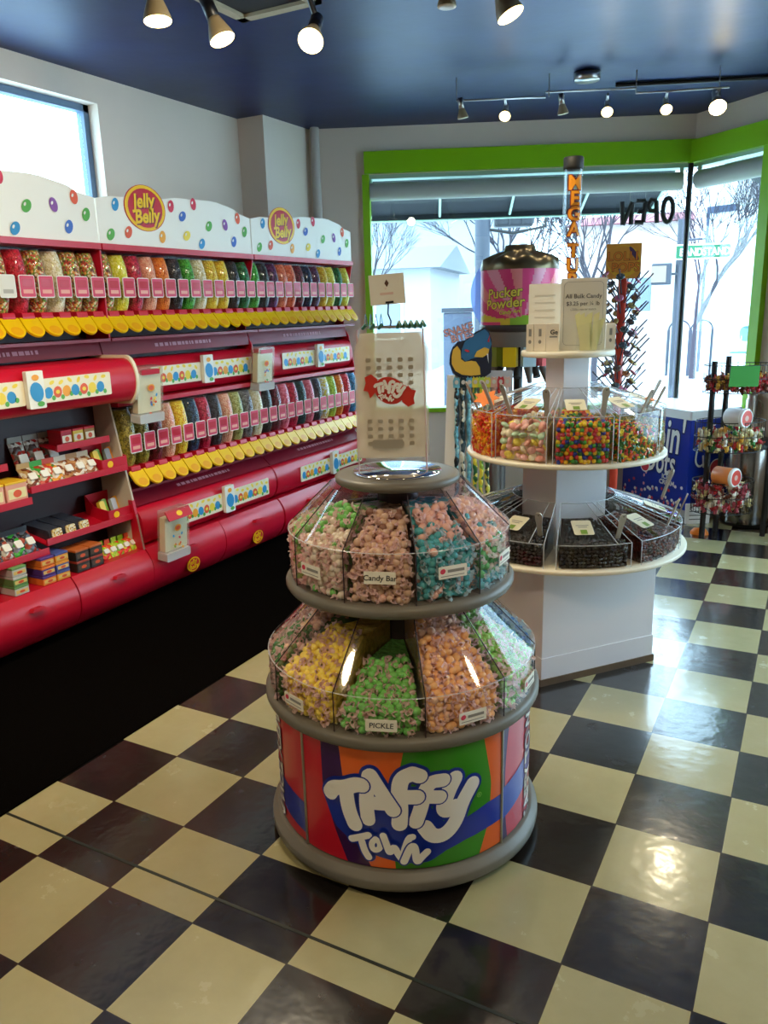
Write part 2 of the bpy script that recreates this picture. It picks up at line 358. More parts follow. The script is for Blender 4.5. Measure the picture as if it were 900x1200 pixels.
bare_tree(-3.0,12.6,5.2,3,'big bare winter tree behind the tube and the hanging sign',.62)
bare_tree(-1.9,16.6,5.6,11,'bare winter tree just behind the green street sign',.6)
bare_tree(-8.6,13.5,4.6,5,'bare winter tree at the lime window frame, beside the pale low house',.6)
bare_tree(-7.2,20.5,7.4,8,'bare winter tree rising behind the traffic signal pole',.6)
def house(x,y,rz,w,d,h,label,wallc,roofc,roofh):
    t=thing('building',label,'building',(x,y,-.06)); Mz=Matrix.Rotation(rz,3,'Z'); fn=lambda p:Vector((x,y,-.06))+Mz@Vector(p)
    b=MB(); b.box(Vector((x,y,-.06))+Vector((0,0,h/2)),(w,d,h),0,rz); b.build('wall',mat('bld_'+wallc,wallc,0.8),t)
    b=MB(); e=.3; A=[(-w/2-e,-d/2-e,h),(w/2+e,-d/2-e,h),(w/2+e,d/2+e,h),(-w/2-e,d/2+e,h),(-w/2-e,0,h+roofh),(w/2+e,0,h+roofh)]
    b.add([fn(p) for p in A],[(0,1,5,4),(2,3,4,5),(0,4,3),(1,2,5),(3,2,1,0)]); b.build('roof',mat('roof_'+roofc,roofc,0.8),t)
    for k in range(max(2,int(w/2.2))):
        u=-w/2+(k+.5)*w/max(2,int(w/2.2)); b=MB(); b.box(fn((u,-d/2-.01,h*.5)),(.8,.06,1.0),0,rz); f=b.build('window',mat('bld_frame','E8E8EA',0.6),t)
        MB().box(fn((u,-d/2-.045,h*.5)),(.66,.01,.86),0,rz).build('pane',mat('bld_glass','6E7C8C',0.15),f)
house(-13.5,19,.25,9,5,2.6,'pale low house across the street, at the lime window frame','9A9EA4','6A7078',.7)
house(-2.6,24,.1,6.5,6,3.6,'house with a pink upper band beyond the hanging sign','B8ACA8','8A4450',.5)
house(-19,34,.2,14,6,5.5,'tall pale building far behind the low house','8A929C','6A707A',.8)
# white shopfront next door
t=thing('building','white shopfront wall beside the pavement seats','building',(1.0,17.5,-.06))
Ow=Vector((-2.3,18.5,-.06)); Xd=Vector((.93,-.36,0)); Nd=Vector((-.36,-.93,0)); b=MB()
b.prism([(0,0),(12,0),(12,6.5),(0,6.5)],lambda u,v,h:Ow+Xd*u+Vector((0,0,v))-Nd*h,0,2.5); b.build('wall',mat('bld_white','E9EAEC',0.8),t)
b=MB(); fnw=lambda u,v,h:Ow+Xd*u+Vector((0,0,v))+Nd*h
for q in((.30,0,.345,3.55),(.30,3.48,1.0,3.62)): b.prism([(q[0],q[1]),(q[2],q[1]),(q[2],q[3]),(q[0],q[3])],fnw,0,.05)
b.build('door_frame',mat('bld_dark_trim','3A4660',0.6),t)
b=MB(); b.prism(rrect(1.5,1.4,2.1,2.7,.02),fnw,.01,.03); tag(b.build('banner',mat('violet_cloth','7A55C8',0.8),origin=fnw(1.8,1.4,.02)),'violet banner on the white shopfront by the lime jamb','banner')
def onpole(x,y,h,r,label): return thing('signal_pole',label,'pole',(x,y,-.06)),(x,y)
pm=mat('grey_galvanised','343A46',0.6)
t=thing('signal_pole','thick grey signal pole at the kerb behind the striped canister','pole',(-3.06,7.3,-.06))
MB().tube([(-3.06,7.3,-.06),(-3.06,7.3,4.2)],.085,14).build('shaft',pm,t)
MB().lathe([(.16,-.06),(.16,.05),(.1,.12),(.085,.14)],(-3.06,7.3,0),14).build('base',pm,t)
MB().tube([(-3.06,7.3,2.42),(-2.75,7.45,2.36),(-2.42,7.60,2.42),(-2.42,7.60,2.85)],.018,8).build('bracket_arm',black,t)
t=thing('traffic_signal','dark boxy traffic signal seen from behind under the awning','traffic signal',(-2.78,7.48,2.55))
b=MB(); b.box((-2.77,7.52,2.60),(.44,.2,.34),0,.43); b.build('housing',mat('signal_black','20242C',0.5),t,bevel=.03)
b=MB()
for k in(-1,0,1): b.box((-2.77+k*.13,7.40+k*.06,2.60),(.02,.02,.30),0,.43)
b.build('rib',mat('signal_black','20242C',0.5),t)
t=thing('street_pole','slim grey street pole carrying the green name sign','pole',(-1.22,9.4,-.06))
MB().tube([(-1.22,9.4,-.06),(-1.22,9.4,2.55)],.05,10).build('shaft',pm,t)
MB().box((-1.22,9.4,.05),(.3,.3,.24)).build('base',pm,t); MB().tube([(-1.22,9.4,2.3),(-.9,9.3,2.3)],.015,8).build('arm',pm,t)
t=thing('street_sign','green street name sign with white letters on the slim pole','street sign',(-.93,9.25,2.12)); fn=plane_map((-.94,9.28,2.15),(.96,.28,0),(0,0,1))
b=MB(); b.prism(rrect(-.33,-.09,.33,.09,.02),fn,-.006,.0); b.build('plate',white,t)
b=MB(); flat(b,rrect(-.315,-.075,.315,.075,.015),fn,.002,0); text(b,'BANDSTAND',.125,fn,.02,-.045,.004,1,.02,sx=.78); b.build('lettering',[mat('sign_green','075A38',0.4),white],t)
t=thing('pedestrian_signal','small pedestrian signal box on the slim street pole','traffic signal',(-1.42,9.3,1.7)); b=MB(); b.box((-1.42,9.3,1.9),(.24,.14,.26),0,.2); b.box((-1.3,9.36,1.9),(.14,.03,.03)); b.build('housing',pm,t,bevel=.02)
MB().box((-1.44,9.22,1.9),(.18,.01,.2),0,.2).build('lens',mat('signal_lens','8A7A70',0.4),t)
t=thing('utility_box','pale grey utility cabinet beside the signal pole','cabinet',(-3.45,7.5,-.06)); MB().box((-3.45,7.5,.72),(.34,.34,1.56),0,.4).build('body',mat('cab_grey','4A5264',0.6),t,bevel=.01); MB().box((-3.45,7.5,1.53),(.38,.38,.05),0,.4).build('lid',pm,t)
t=thing('bicycle_rack','thin looped bicycle rack on the pavement behind the window post','bicycle rack',(-2.3,17.2,-.06)); b=MB()
for k in range(2):
    o=Vector((-2.3+k*.45,17.2+k*.1,-.06)); b.tube([o+Vector((cos(a)*.22,sin(a)*.05,1.0+.2*sin(a)*(1))) for a in [pi*i/10 for i in range(11)]],.02,6)
    for sgn in(-1,1): b.tube([o+Vector((sgn*.22,0,0)),o+Vector((sgn*.22,0,1.0))],.03,6)
b.build('loops',pm,t)
# pavement seat
t=thing('patio_chair','teal patio chair on the pavement outside the narrow window','chair',(-.72,14.7,-.06)); teal=mat('teal_plastic','135A6A',0.4)
b=MB(); b.prism(rrect(-.22,-.13,.22,.15,.1),plane_map((-.68,14.8,.93),(.95,-.3,0),(0,0,1)),-.02,.02); b.build('backrest',teal,t,bevel=.008)
MB().box((-.75,14.56,.62),(.42,.42,.03),0,-.3).build('seat',teal,t,bevel=.01)
for dx,dy in((-.17,-.17),(.17,-.17),(-.17,.17),(.17,.17)):
    q=Matrix.Rotation(-.3,3,'Z')@Vector((dx,dy,0)); MB().tube([Vector((-.75,14.56,-.06))+q*1.15,Vector((-.75,14.56,.62))+q],.012,8).build('leg',chrome,t)
b=MB()
for sx in(-.16,.16): q=Matrix.Rotation(-.3,3,'Z')@Vector((sx,.19,0)); b.tube([Vector((-.75,14.56,.62))+q,Vector((-.70,14.78,.9))+Matrix.Rotation(-.3,3,'Z')@Vector((sx,0,0))],.011,6)
b.build('back_frame',chrome,t)
# dark awning over the pavement, pale green struts
for O,X,N,u0,u1,lb in((PB,D1,N1,J0-.2,LB-.06,'dark shop awning outside the wide window'),(PC,D2,N2,.06,1.8,'dark shop awning outside the narrow window')):
    A=Vector(O)+X*u0; t=thing('awning',lb,'awning',A+Vector((0,0,2.4))+N*.15,'awnings over the pavement')
    b=MB(); b.prism([(.17,2.62),(.19,2.62),(.86,2.40),(.86,2.34),(.84,2.34),(.84,2.38)],lambda u,v,h:A+N*u+X*h+Vector((0,0,v)),0,u1-u0); b.build('cloth',mat('awning_navy','0C161E',0.8),t)
    b=MB()
    for k in range(int((u1-u0)/.62)+1): b.tube([A+X*(.2+k*.62)+N*.20+Vector((0,0,2.56)),A+X*(.2+k*.62)+N*.82+Vector((0,0,2.36))],.012,6)
    b.tube([A+N*.85+Vector((0,0,2.335)),A+N*.85+X*(u1-u0)+Vector((0,0,2.335))],.012,6); b.build('strut',gl_trim,t)
o=MB().prism(ell(1.52,1.66,.36,.36,0,48),lambda u,v,h:PB+D1*u+N1*(.115-h)+Vector((0,0,v)),0,.003).build('window_decal',clear('decal_film',(225,235,255),.2,1.4,.4,(170,190,235)),origin=PB+D1*1.52+N1*.115+Vector((0,0,1.3))); tag(o,'pale round see-through film on the window behind the striped canister','window decal')
# OPEN letters hung on the glass, read from the street
t=thing('open_sign','black hand-cut OPEN letters hung on the glass, seen from behind','sign',PB+D1*2.32+N1*.06+Vector((0,0,2.25)))
b=MB(); fo=plane_map(PB+D1*2.53+N1*.055+Vector((0,0,2.27)),-D1,(0,0,1)); L0=[[(-.16+.035*cos(a),.0+.062*sin(a)) for a in [2*pi*i/16 for i in range(17)]]]
for pts in L0: b.tube([fo(u*1.12,v*1.45,0) for u,v in pts],.019,8)
for pts in([(-.085,-.065),(-.075,.05)],[(-.075,.05),(-.04,.055),(-.022,.03),(-.035,.0),(-.078,-.004)],[(.0,.05),(.008,-.06)],[(.0,.05),(.06,.052)],[(.004,-.004),(.05,-.002)],[(.008,-.06),(.066,-.058)],[(.092,-.07),(.088,.045)],[(.088,.045),(.148,-.07)],[(.148,-.07),(.158,.05)]): b.tube([fo(u*1.14,v*1.45,0) for u,v in pts],.019,8)
b.build('lettering',ink,t)
b=MB()
for u in(-.16,.0,.12): b.tube([fo(u,.05,0),fo(u,.28,0)],.0012,4)
b.build('thread',gink,t)

# ------------------------------------------------------------------ sweet racks along the left-hand wall
Y0,PITCH=.215,1.285
FB=.006
def xz(y0):  # profile plane -> extrude along Y
    return lambda u,v,h:Vector((u,y0+h,v+FB))
DOTS=['2E8FC4','E2572B','F0A020','57A83C','8A4CA0','D8304A','F2D23A','3C66B8']
def dotcell(b,fn,cx,cy,s,k):
    pass
dotm=[mat('dot_'+c,c,0.5) for c in DOTS]
def patterned_strip(par,fn,u0,u1,v0,v1,seed,name='fruit_strip'):
    rn=random.Random(seed); b=MB(); b.prism(rrect(u0,v0,u1,v1,.008),fn,0,.004); n=0; u=u0+.04; h=(v1-v0)
    while u<u1-.03:
        flat(b,ell(u,(v0+v1)/2-.1*h,.024,.027,rn.uniform(-.4,.4),14),fn,.0052+n*2e-5,1+[0,1,2,0,1,6][n%6]); 
        if n%3==1: flat(b,ell(u,(v0+v1)/2-.1*h,.012,.01,0,10),fn,.0064,7)
        flat(b,ell(u+.026,v0+h*rn.uniform(.15,.3),.011,.012,0,10),fn,.0052+n*2e-5,1+3)
        flat(b,ell(u+.024,v0+h*rn.uniform(.75,.9),.016,.009,rn.uniform(-1,1),10),fn,.0052+n*2e-5,1+6); u+=.052; n+=1
    return b.build(name,[cream]+dotm,par)
def bulge(xf,z0,z1,d=.09,back=-3.2,n=20):
    """a D-shaped roll front: profile in (x,z)"""
    P=[(back,z0)]
    for i in range(n+1):
        a=-pi/2+pi*i/n; P.append((xf-d+d*cos(a),(z0+z1)/2+(z1-z0)/2*sin(a)))
    P.append((back,z1)); return P
def logo(b,fn,cx,cy,s,m0):
    """oval badge: yellow rim, red field, two yellow words; m0 = index of [yellow, red]"""
    flat(b,ell(cx,cy,s*.62,s*.5,0,28),fn,.004,m0); flat(b,ell(cx,cy,s*.55,s*.43,0,28),fn,.0055,m0+1)
    for dx,dy,h,mi in((.012*s/.12,-.008*s/.12,.0065,m0+2),(0,0,.0075,m0)):
        text(b,'Jelly',s*.42,fn,cx-.05*s+dx*.4,cy+.02*s+dy*.4,h,mi,.03,.12,.2); text(b,'Belly',s*.42,fn,cx+.02*s+dx*.4,cy-.31*s+dy*.4,h,mi,.03,.12,.2)
MARK=[yellow,red,dkred]
def header(par,y0,L,kind):
    b=MB(); top=[(0,2.155),(.08,2.175),(.3,2.185),(.5,2.215),(.72,2.225),(.85,2.205),(.93,2.17),(1,2.155)]
    P=[(0,1.935),(L,1.935)]; n=24
    for i in range(n,-1,-1):
        t=i/n
        for (a,za),(c,zc) in zip(top,top[1:]):
            if a<=t<=c: f=(t-a)/(c-a); f=f*f*(3-2*f); z=za+(zc-za)*f
        P.append((t*L,z))
    fn=plane_map((-2.90,y0,FB),(0,1,0),(0,0,1)); b.prism(P,fn,-.02,0); hd=b.build('header_board',mat('header_cream','F6F0E2',0.5),par)
    rn=random.Random(3); b=MB(); cols=[3,0,1,2,5,7,6,5,0,3,4,7,1]; spots=[(.06,.03),(.1,.19),(.16,.05),(.36,.04),(.43,.22),(.5,.17),(.52,.06),(.58,.25),(.62,.02),(.68,.13),(.80,.15),(.86,.05),(.90,.20),(.95,.12)]
    for k,(u,v) in enumerate(spots): flat(b,ell(u*L,1.955+v*.95,.034,.024,rn.uniform(.6,1.8),16),fn,.003,cols[k%13]); flat(b,ell(u*L-.008,1.962+v*.95,.010,.006,1.0,10),fn,.0036,8)
    b.build('bean_pattern',dotm+[card],hd)
    b=MB(); u=.27*L; b.prism(ell(u,2.135,.155,.12,0,32),fn,.001,.0035,1); flat(b,ell(u,2.135,.15,.115,0,32),fn,.0038,0); logo(b,fn,u,2.135,.235,0); b.build('oval_badge',MARK,hd)
    return hd
def ad_card(par,fn,u,v):
    b=MB(); b.prism(rrect(u-.045,v-.085,u+.045,v+.085,.006),fn,.006,.03); flat(b,ell(u,v-.01,.036,.045,.2,16),fn,.032,1); flat(b,ell(u,v+.055,.02,.014,0,12),fn,.032,2+1); flat(b,ell(u+.015,v-.065,.02,.012,0,12),fn,.032,4); b.build('advert_card',[card]+dotm,par)
def drawers(par,y0,L,n,name,badge=True,xf=-2.76):
    w=L/n
    for k in range(n):
        P=[(-3.1,.015),(-2.86,.015)]+[(xf-.10*abs((q-.58)/.58)**2.4 if q<.58 else xf-.055*((q-.58)/.42)**2.2,.015+.285*q) for q in [i/16 for i in range(1,17)]]+[(-3.1,.30)]
        b=MB(); b.prism(P,xz(y0+k*w+.004),0,w-.008); d=b.build(name,red,par,soft=35)
        fn=plane_map((xf+.001,y0+(k+.5)*w,.225+FB),(0,1,0),(-.12,0,1)); b=MB(); b.prism([(-.04,-.004),(.04,-.004),(.028,.014),(-.028,.014)],fn,-.012,.022); b.build('handle',red,d,bevel=.004)
        if badge:
            b=MB(); fb=plane_map((xf+.002,y0+(k+.5)*w,.12+FB),(0,1,0),(.08,0,1)); flat(b,ell(0,0,.055,.045,0,24),fb,.003,0); flat(b,ell(0,0,.048,.038,0,24),fb,.004,1); text(b,'Jelly',.042,fb,-.004,.004,.005,0,.02,.1); text(b,'Belly',.042,fb,.002,-.028,.005,0,.02,.1); b.build('oval_badge',MARK,d)
def sign_panel(par,y0,L,x0,z0,x1,z1,nm='slogan_panel'):
    b=MB(); b.prism([(x0-.06,z0),(x0,z0),(x1,z1),(x1-.06,z1)],xz(y0),0,L); s=b.build(nm,dkred,par)
    X=Vector((0,1,0)); Yv=Vector((x1-x0,0,z1-z0)); fn=plane_map(((x0+x1)/2,y0+L*.5,(z0+z1)/2+FB),X,Yv); b=MB(); rn=random.Random(5); u=-.24
    while u<.24:
        w=rn.uniform(.012,.034); flat(b,[(u,-.011),(u+w,-.011),(u+w,.009),(u,.009)],fn,.002); u+=w+rn.uniform(.006,.014)
    b.build('lettering',paleink,s)
def roll(par,y0,L,xf,z0,z1,seed,strip=(.22,.95)):
    b=MB(); b.prism(bulge(xf,z0,z1,.075),xz(y0+.003),0,L-.006); r=b.build('roll_front',red,par,soft=40)
    fn=plane_map((xf+.002,y0,(z0+z1)/2+FB),(0,1,0),(0,0,1)); a,c=strip[0]*L,strip[1]*L; m=(a+c)/2
    patterned_strip(r,fn,a,m-.044,-.056,.056,seed); patterned_strip(r,fn,m+.044,c,-.056,.056,seed+1); ad_card(r,fn,m,.012); return r
def rack(y0,label):
    L=PITCH-.01; t=thing('sweet_rack',label,'display rack',(-3.1,y0,0),'red sweet racks')
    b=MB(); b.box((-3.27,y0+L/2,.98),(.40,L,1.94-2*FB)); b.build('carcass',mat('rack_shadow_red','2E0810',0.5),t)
    drawers(t,y0,L,2,'drawer'); roll(t,y0,L,-2.81,.305,.53,10,(.22,.92)); sign_panel(t,y0,L,-2.86,.535,-2.95,.615)
    b=MB(); b.box((-2.99,y0+L/2,.625),(.20,L,.015)); b.build('bin_shelf',dkred,t)
    b=MB(); b.box((-2.99,y0+L/2,1.455),(.20,L,.015)); b.build('bin_shelf',dkred,t)
    b=MB(); b.prism([(-3.1,1.09),(-2.90,1.09),(-2.90,1.115),(-3.1,1.115)],xz(y0),0,L); b.build('top_rail',red,t)
    roll(t,y0,L,-2.915,1.12,1.335,20); sign_panel(t,y0,L,-2.965,1.36,-2.985,1.445)
    b=MB(); b.prism([(-3.1,1.905),(-2.885,1.905),(-2.885,1.935),(-3.1,1.935)],xz(y0),0,L); b.build('top_rail',red,t)
    header(t,y0,L,1)
    b=MB(); b.prism([(-3.47,.31),(-2.90,.31),(-2.93,.62),(-2.90,1.09),(-2.95,1.36),(-3.0,1.44),(-2.90,1.9),(-3.47,1.9)],xz(y0+L),0,.009); b.build('side_panel',red,t)
    return t
rack(Y0+PITCH,'red sweet rack in the middle of the run, dispensers in two rows')
rack(Y0+2*PITCH,'red sweet rack at the window end, dispensers in two rows')

# gravity dispensers: clear bin, printed card, red neck, yellow chute
def loft(b,x_back,w,z0,z1,D,shape,mi=0,n=12,k=12):
    vs=[];fs=[]
    for i in range(n+1):
        t=i/n; z=z0+(z1-z0)*t; d=D*shape(t)
        for j in range(k+1):
            a=pi*j/k-pi/2; vs.append((x_back+d*cos(a)**.7 if 0<j<k else x_back,w/2*sin(a)*(.80+.20*min(1,d/D)),z))
    for i in range(n):
        for j in range(k): fs.append((i*(k+1)+j,i*(k+1)+j+1,(i+1)*(k+1)+j+1,(i+1)*(k+1)+j))
    b.add(vs,fs,mi,True); b.add([vs[j] for j in range(k+1)],[list(range(k+1))[::-1]],mi); b.add([vs[n*(k+1)+j] for j in range(k+1)],[list(range(k+1))],mi)
    b.add([vs[i*(k+1)] for i in range(n+1)]+[vs[i*(k+1)+k] for i in range(n+1)],[(i,i+1,n+2+i,n+1+i) for i in range(n)],mi)
def dispenser_proto(hz,xf):
    """local frame: origin at shelf, chute foot z=0; front is +x"""
    t=thing('candy_dispenser','x','candy dispenser',(0,0,0)); D=.15; z0=.108; z1=z0+hz
    sh=lambda q:.55+.45*max(0,sin(pi*(.06+.88*q)))**.5
    b=MB(); loft(b,-.12,.106,z0,z1,D,sh); b.build('clear_bin',acry,t)
    fn=plane_map((.036,0,z0+hz*.42),(0,1,0),(0,0,1)); b=MB(); b.prism(rrect(-.044,-.052,.044,.052,.01),fn,0,.003,0); flat(b,rrect(-.040,-.047,.040,.048,.006),fn,.004,1); flat(b,rrect(-.03,-.004,.03,.034,.006),fn,.005,2); flat(b,rrect(-.027,-.032,.027,-.014,.002),fn,.005,3)
    b.build('label_card',[card,mat('card_pink','D83A58',0.5),red,mat('card_peach','F0A490',0.5)],t)
    b=MB(); b.prism([(-.12,.075),(.012,.075),(.022,.095),(.016,.12),(-.12,.12)],lambda u,v,h:Vector((u,h,v)),-.034,.034); b.build('neck',red,t,bevel=.004)
    fn=plane_map((.02,0,.072),(0,1,0),(-.62,0,.78)); b=MB(); P=[(-.050,.022),(-.050,-.036)]+[(-.050*cos(a),-.036-.052*sin(a)) for a in [pi*i/12 for i in range(1,12)]]+[(.050,-.036),(.050,.022)]
    b.prism(P,fn,0,.012); ch=b.build('chute',yellow,t,bevel=.003)
    b=MB(); flat(b,ell(0,-.054,.032,.024,0,18),fn,.0135); b.build('chute_mouth',orange,ch)
    bn=MB(); loft(bn,-.117,.098,z0+.004,z1-.012,D-.007,sh); beanmesh=bn.build('jelly_beans',[dotm[0]],origin=(0,0,0))
    beanmesh.material_slots[0].link='OBJECT'; tag(beanmesh,'x','jelly beans',kind='stuff')
    return t,beanmesh
MIX={'mixed rainbow':['E0A040','C84028','7AA030','E8D8B0','B86A30','6A3A20'],'mixed earthy':['8A5A30','B88A50','5A6A30','D8C090','A04028'],'yellow':['E8C020','F0D848','DCA818'],'lemon':['E8E040','D8D428','F2EC80'],'red':['C8102C','D82840','A80C20'],'crimson':['B80E34','D22A4C','8E0A26'],'peach':['F0A888','F4BC98','E89474'],'orange':['E87818','F08C30','D86410'],'coral':['EE7A50','F28C64','D8603C'],'charcoal':['2C2E34','3A3E46','1C1E22'],'green':['3EA028','56B83C','2C8018'],'bottle green':['1C7038','28884A','145428'],'cream':['E8DCB4','F0E8CC','D8C890'],'maroon':['6A1626','802034','4A0E1A'],'purple':['5A2450','6E3464','40183A'],'olive':['8A8028','A89A3C','6A6220'],'navy':['16304C','22446A','0E2034'],'pale olive':['A8AC60','BCC07C','8E9248'],'grey':['6E6C70','8A888C','525056'],'dark teal':['1A3E40','285456','0E2A2C'],'pink':['E86A80','F08498','D45068'],'white and yellow':['F0ECD8','E8D848','FFFFFF'],'yellow green':['A8C430','BCD450','8CA820'],'blue':['2A7AA8','3C90C0','1C5C84']}
for k in MIX: beans('beans_'+k.replace(' ','_'),MIX[k],110)
ORD=['first','second','third','fourth','fifth','sixth','seventh','eighth','ninth','tenth','eleventh','twelfth']
pu,bu=dispenser_proto(.312,0); pl,bl=dispenser_proto(.335,0)
rows=[('top',0,['mixed earthy','mixed rainbow','mixed earthy','mixed rainbow','mixed earthy','mixed earthy','mixed rainbow','red','mixed rainbow','cream','mixed rainbow','mixed rainbow'],pu,bu,-2.925,1.483),
('top',1,['mixed rainbow','lemon','crimson','peach','orange','charcoal','green','cream','yellow','yellow','charcoal','bottle green'],pu,bu,-2.925,1.483),
('top',2,['green','charcoal','purple','coral','coral','maroon','navy','purple','yellow','lemon','bottle green','lemon'],pu,bu,-2.925,1.483),
('lower',1,['olive','olive','maroon','peach','yellow','navy','crimson','charcoal','peach','pale olive','grey','cream'],pl,bl,-2.885,.645),
('lower',2,['charcoal','maroon','pink','crimson','dark teal','pink','charcoal','white and yellow','yellow green','orange','red','blue'],pl,bl,-2.885,.645)]
RN=['open shelf rack','middle red rack','window end rack']; PKD={}
for p in(pu,pl): PKD[p.name]=[(c,kids(c)) for c in kids(p)]
firstp={}
whitecard=mat('card_white_printed','E8E0D0',0.6)
for rowname,ri,cols,p,bp_,x,z in rows:
    n=12; w=PITCH/n
    for k in range(n):
        if ri==0 and k<4: continue
        y=Y0+ri*PITCH+(k+.5)*w-.004
        if ri==0: pos=ORD[11-k]+' from the middle rack'
        else: pos=ORD[11-k]+' from the window end' 
        lb='%s jelly bean dispenser, %s row, %s, %s'%(cols[k],rowname,RN[ri],pos)
        gl='dispensers in the %s row'%rowname
        if p.name not in firstp:
            firstp[p.name]=1; o=p; o.location=(x,y,z); o['label']=lb; o['group']=gl; parts=None
            be=bp_; 
        else:
            o,parts=dup(p,(x,y,z),lb,gl,None,PKD[p.name]); be=bp_.copy(); COL.objects.link(be)
        if ri==0 and k==6 and parts:
            lc=[c for c in o.children if c.name.startswith('label_card')][0]
            for q in(1,2,3): lc.material_slots[q].link='OBJECT'; lc.material_slots[q].material=whitecard if q!=3 else mat('card_pale_ink','B8B0A0',0.6)
        be.location=(x,y,z); be.material_slots[0].material=MATS['beans_'+cols[k].replace(' ','_')]
        be['label']='%s jelly beans, %s row, %s, dispenser %s'%(cols[k],rowname,RN[ri],pos); be['group']='jelly beans in the %s row'%rowname

# open shelf rack (the near end of the run)
def shelf_rack():
    y0=Y0-.02; L=PITCH+.01; t=thing('shelf_rack','red rack with open shelves of bagged sweets under one row of dispensers','display rack',(-3.1,y0,0),'red sweet racks')
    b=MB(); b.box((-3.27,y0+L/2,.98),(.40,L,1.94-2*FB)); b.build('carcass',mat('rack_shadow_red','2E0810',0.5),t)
    drawers(t,y0-.26,L+.26,3,'drawer',False,-2.745); roll(t,y0,L,-2.735,1.13,1.355,30,(.14,.86)); sign_panel(t,y0,L,-2.965,1.37,-2.985,1.445)
    b=MB(); b.prism(bulge(-2.728,1.115,1.37,.075),xz(y0+L-.004),0,.02); b.build('end_cap',cream,t,bevel=.004)
    b=MB(); b.box((-2.99,y0+L/2,1.455),(.20,L,.015)); b.build('bin_shelf',dkred,t)
    b=MB(); b.prism([(-3.1,1.905),(-2.885,1.905),(-2.885,1.935),(-3.1,1.935)],xz(y0),0,L); b.build('top_rail',red,t)
    header(t,y0,L,0)
    b=MB(); b.prism([(-3.47,.30),(-2.80,.30),(-2.83,.50),(-2.95,1.13),(-3.47,1.13)],xz(y0+L-.012),0,.012); b.build('side_panel',mat('side_panel_cream','CFC3AE',0.6),t)
    b=MB(); b.prism([(-2.80,.30),(-2.83,.50),(-2.845,.58),(-2.875,.58),(-2.87,.30)],xz(y0+L-.016),0,.018); b.build('side_trim',red,t)
    b=MB(); b.prism([(-3.47,1.45),(-2.90,1.45),(-2.90,1.9),(-3.47,1.9)],xz(y0+L),0,.009); b.build('side_panel',red,t)
    def shelf(a,c,zf,xf,zb=.05):
        b=MB(); b.prism([(-3.09,zf+zb),(xf,zf),(xf,zf+.035),(xf-.008,zf+.035),(xf-.012,zf+.008),(-3.09,zf+zb+.008)],xz(a),0,c-a); b.build('shelf',red,t,bevel=.002)
    m=Y0+.64; e=y0+L-.014
    shelf(m,e,.752,-2.85); shelf(y0,m-.01,.705,-2.84); shelf(m+.05,e,.475,-2.85); shelf(y0,m+.04,.44,-2.83); shelf(m+.22,e-.06,.915,-2.90,.03); shelf(y0,m-.05,.87,-2.93,.03)
    return t
shelf_rack()
def bag_of_sweets(y,x,z,w,h,cols,label,grp,lean=.35,depth=.05):
    """pillow bag standing on a shelf, leaning back"""
    t=thing('candy_bag',label,'candy bag',(x,y,z),grp); b=MB(); n=8; rn=random.Random(int(y*977)+int(z*31)); vs=[];fs=[]
    for sd in(1,-1):
        o=len(vs)
        for i in range(n+1):
            for j in range(n+1):
                u=j/n-.5; v=i/n; th=depth/2*sd*(max(0,sin(pi*v))**.5)*(max(0,cos(pi*u))**.5)*(1+rn.uniform(-.12,.12)); zz=v*h
                vs.append((x-zz*lean*.9+th,y+u*w*(1-.05*sin(pi*v)),z+zz*(1-lean*lean*.4)+.001))
        for i in range(n):
            for j in range(n): q=(o+i*(n+1)+j,o+i*(n+1)+j+1,o+(i+1)*(n+1)+j+1,o+(i+1)*(n+1)+j); fs.append(q if sd>0 else q[::-1])
    b.add(vs,fs,0,True); b.build('pouch',beans('bag_'+'_'.join(cols),cols,42,.25),t)
    b=MB(); b.box((x-h*lean*.92,y,z+h*(1-lean*lean*.4)+.012),(.006,w*.94,.03)); b.build('header_strip',mat('strip_'+cols[0],cols[0],0.4),t)
    b=MB(); fn=plane_map((x-h*.5*lean+depth*.5+.004,y,z+h*.5),(0,1,0),(-lean,0,1)); b.prism(rrect(-w*.28,-h*.16,w*.28,h*.16,.006),fn,-.004,.003); b.build('label_patch',card,t)
def carton(y,x,z,dx,dy,h,col,top,label,grp,band='F0E0A0'):
    t=thing('candy_box',label,'candy box',(x,y,z),grp); b=MB(); b.box((x,y,z+h/2+.001),(dx,dy,h)); b.build('carton',mat('carton_'+col,col,0.45),t,bevel=.003)
    b=MB(); b.box((x,y,z+h+.004),(dx*1.02,dy*1.02,.012)); b.build('lid',mat('carton_'+top,top,0.45),t,bevel=.003)
    fn=plane_map((x+dx/2,y,z+h/2),(0,1,0),(0,0,1)); b=MB(); flat(b,rrect(-dy*.42,-h*.2,dy*.42,h*.28,.004),fn,.0015,0); flat(b,ell(0,.03*h,dy*.2,h*.18,0,14),fn,.0025,1); b.build('front_label',[mat('band_'+band,band,0.5),mat('dot_E2572B','E2572B')],t)
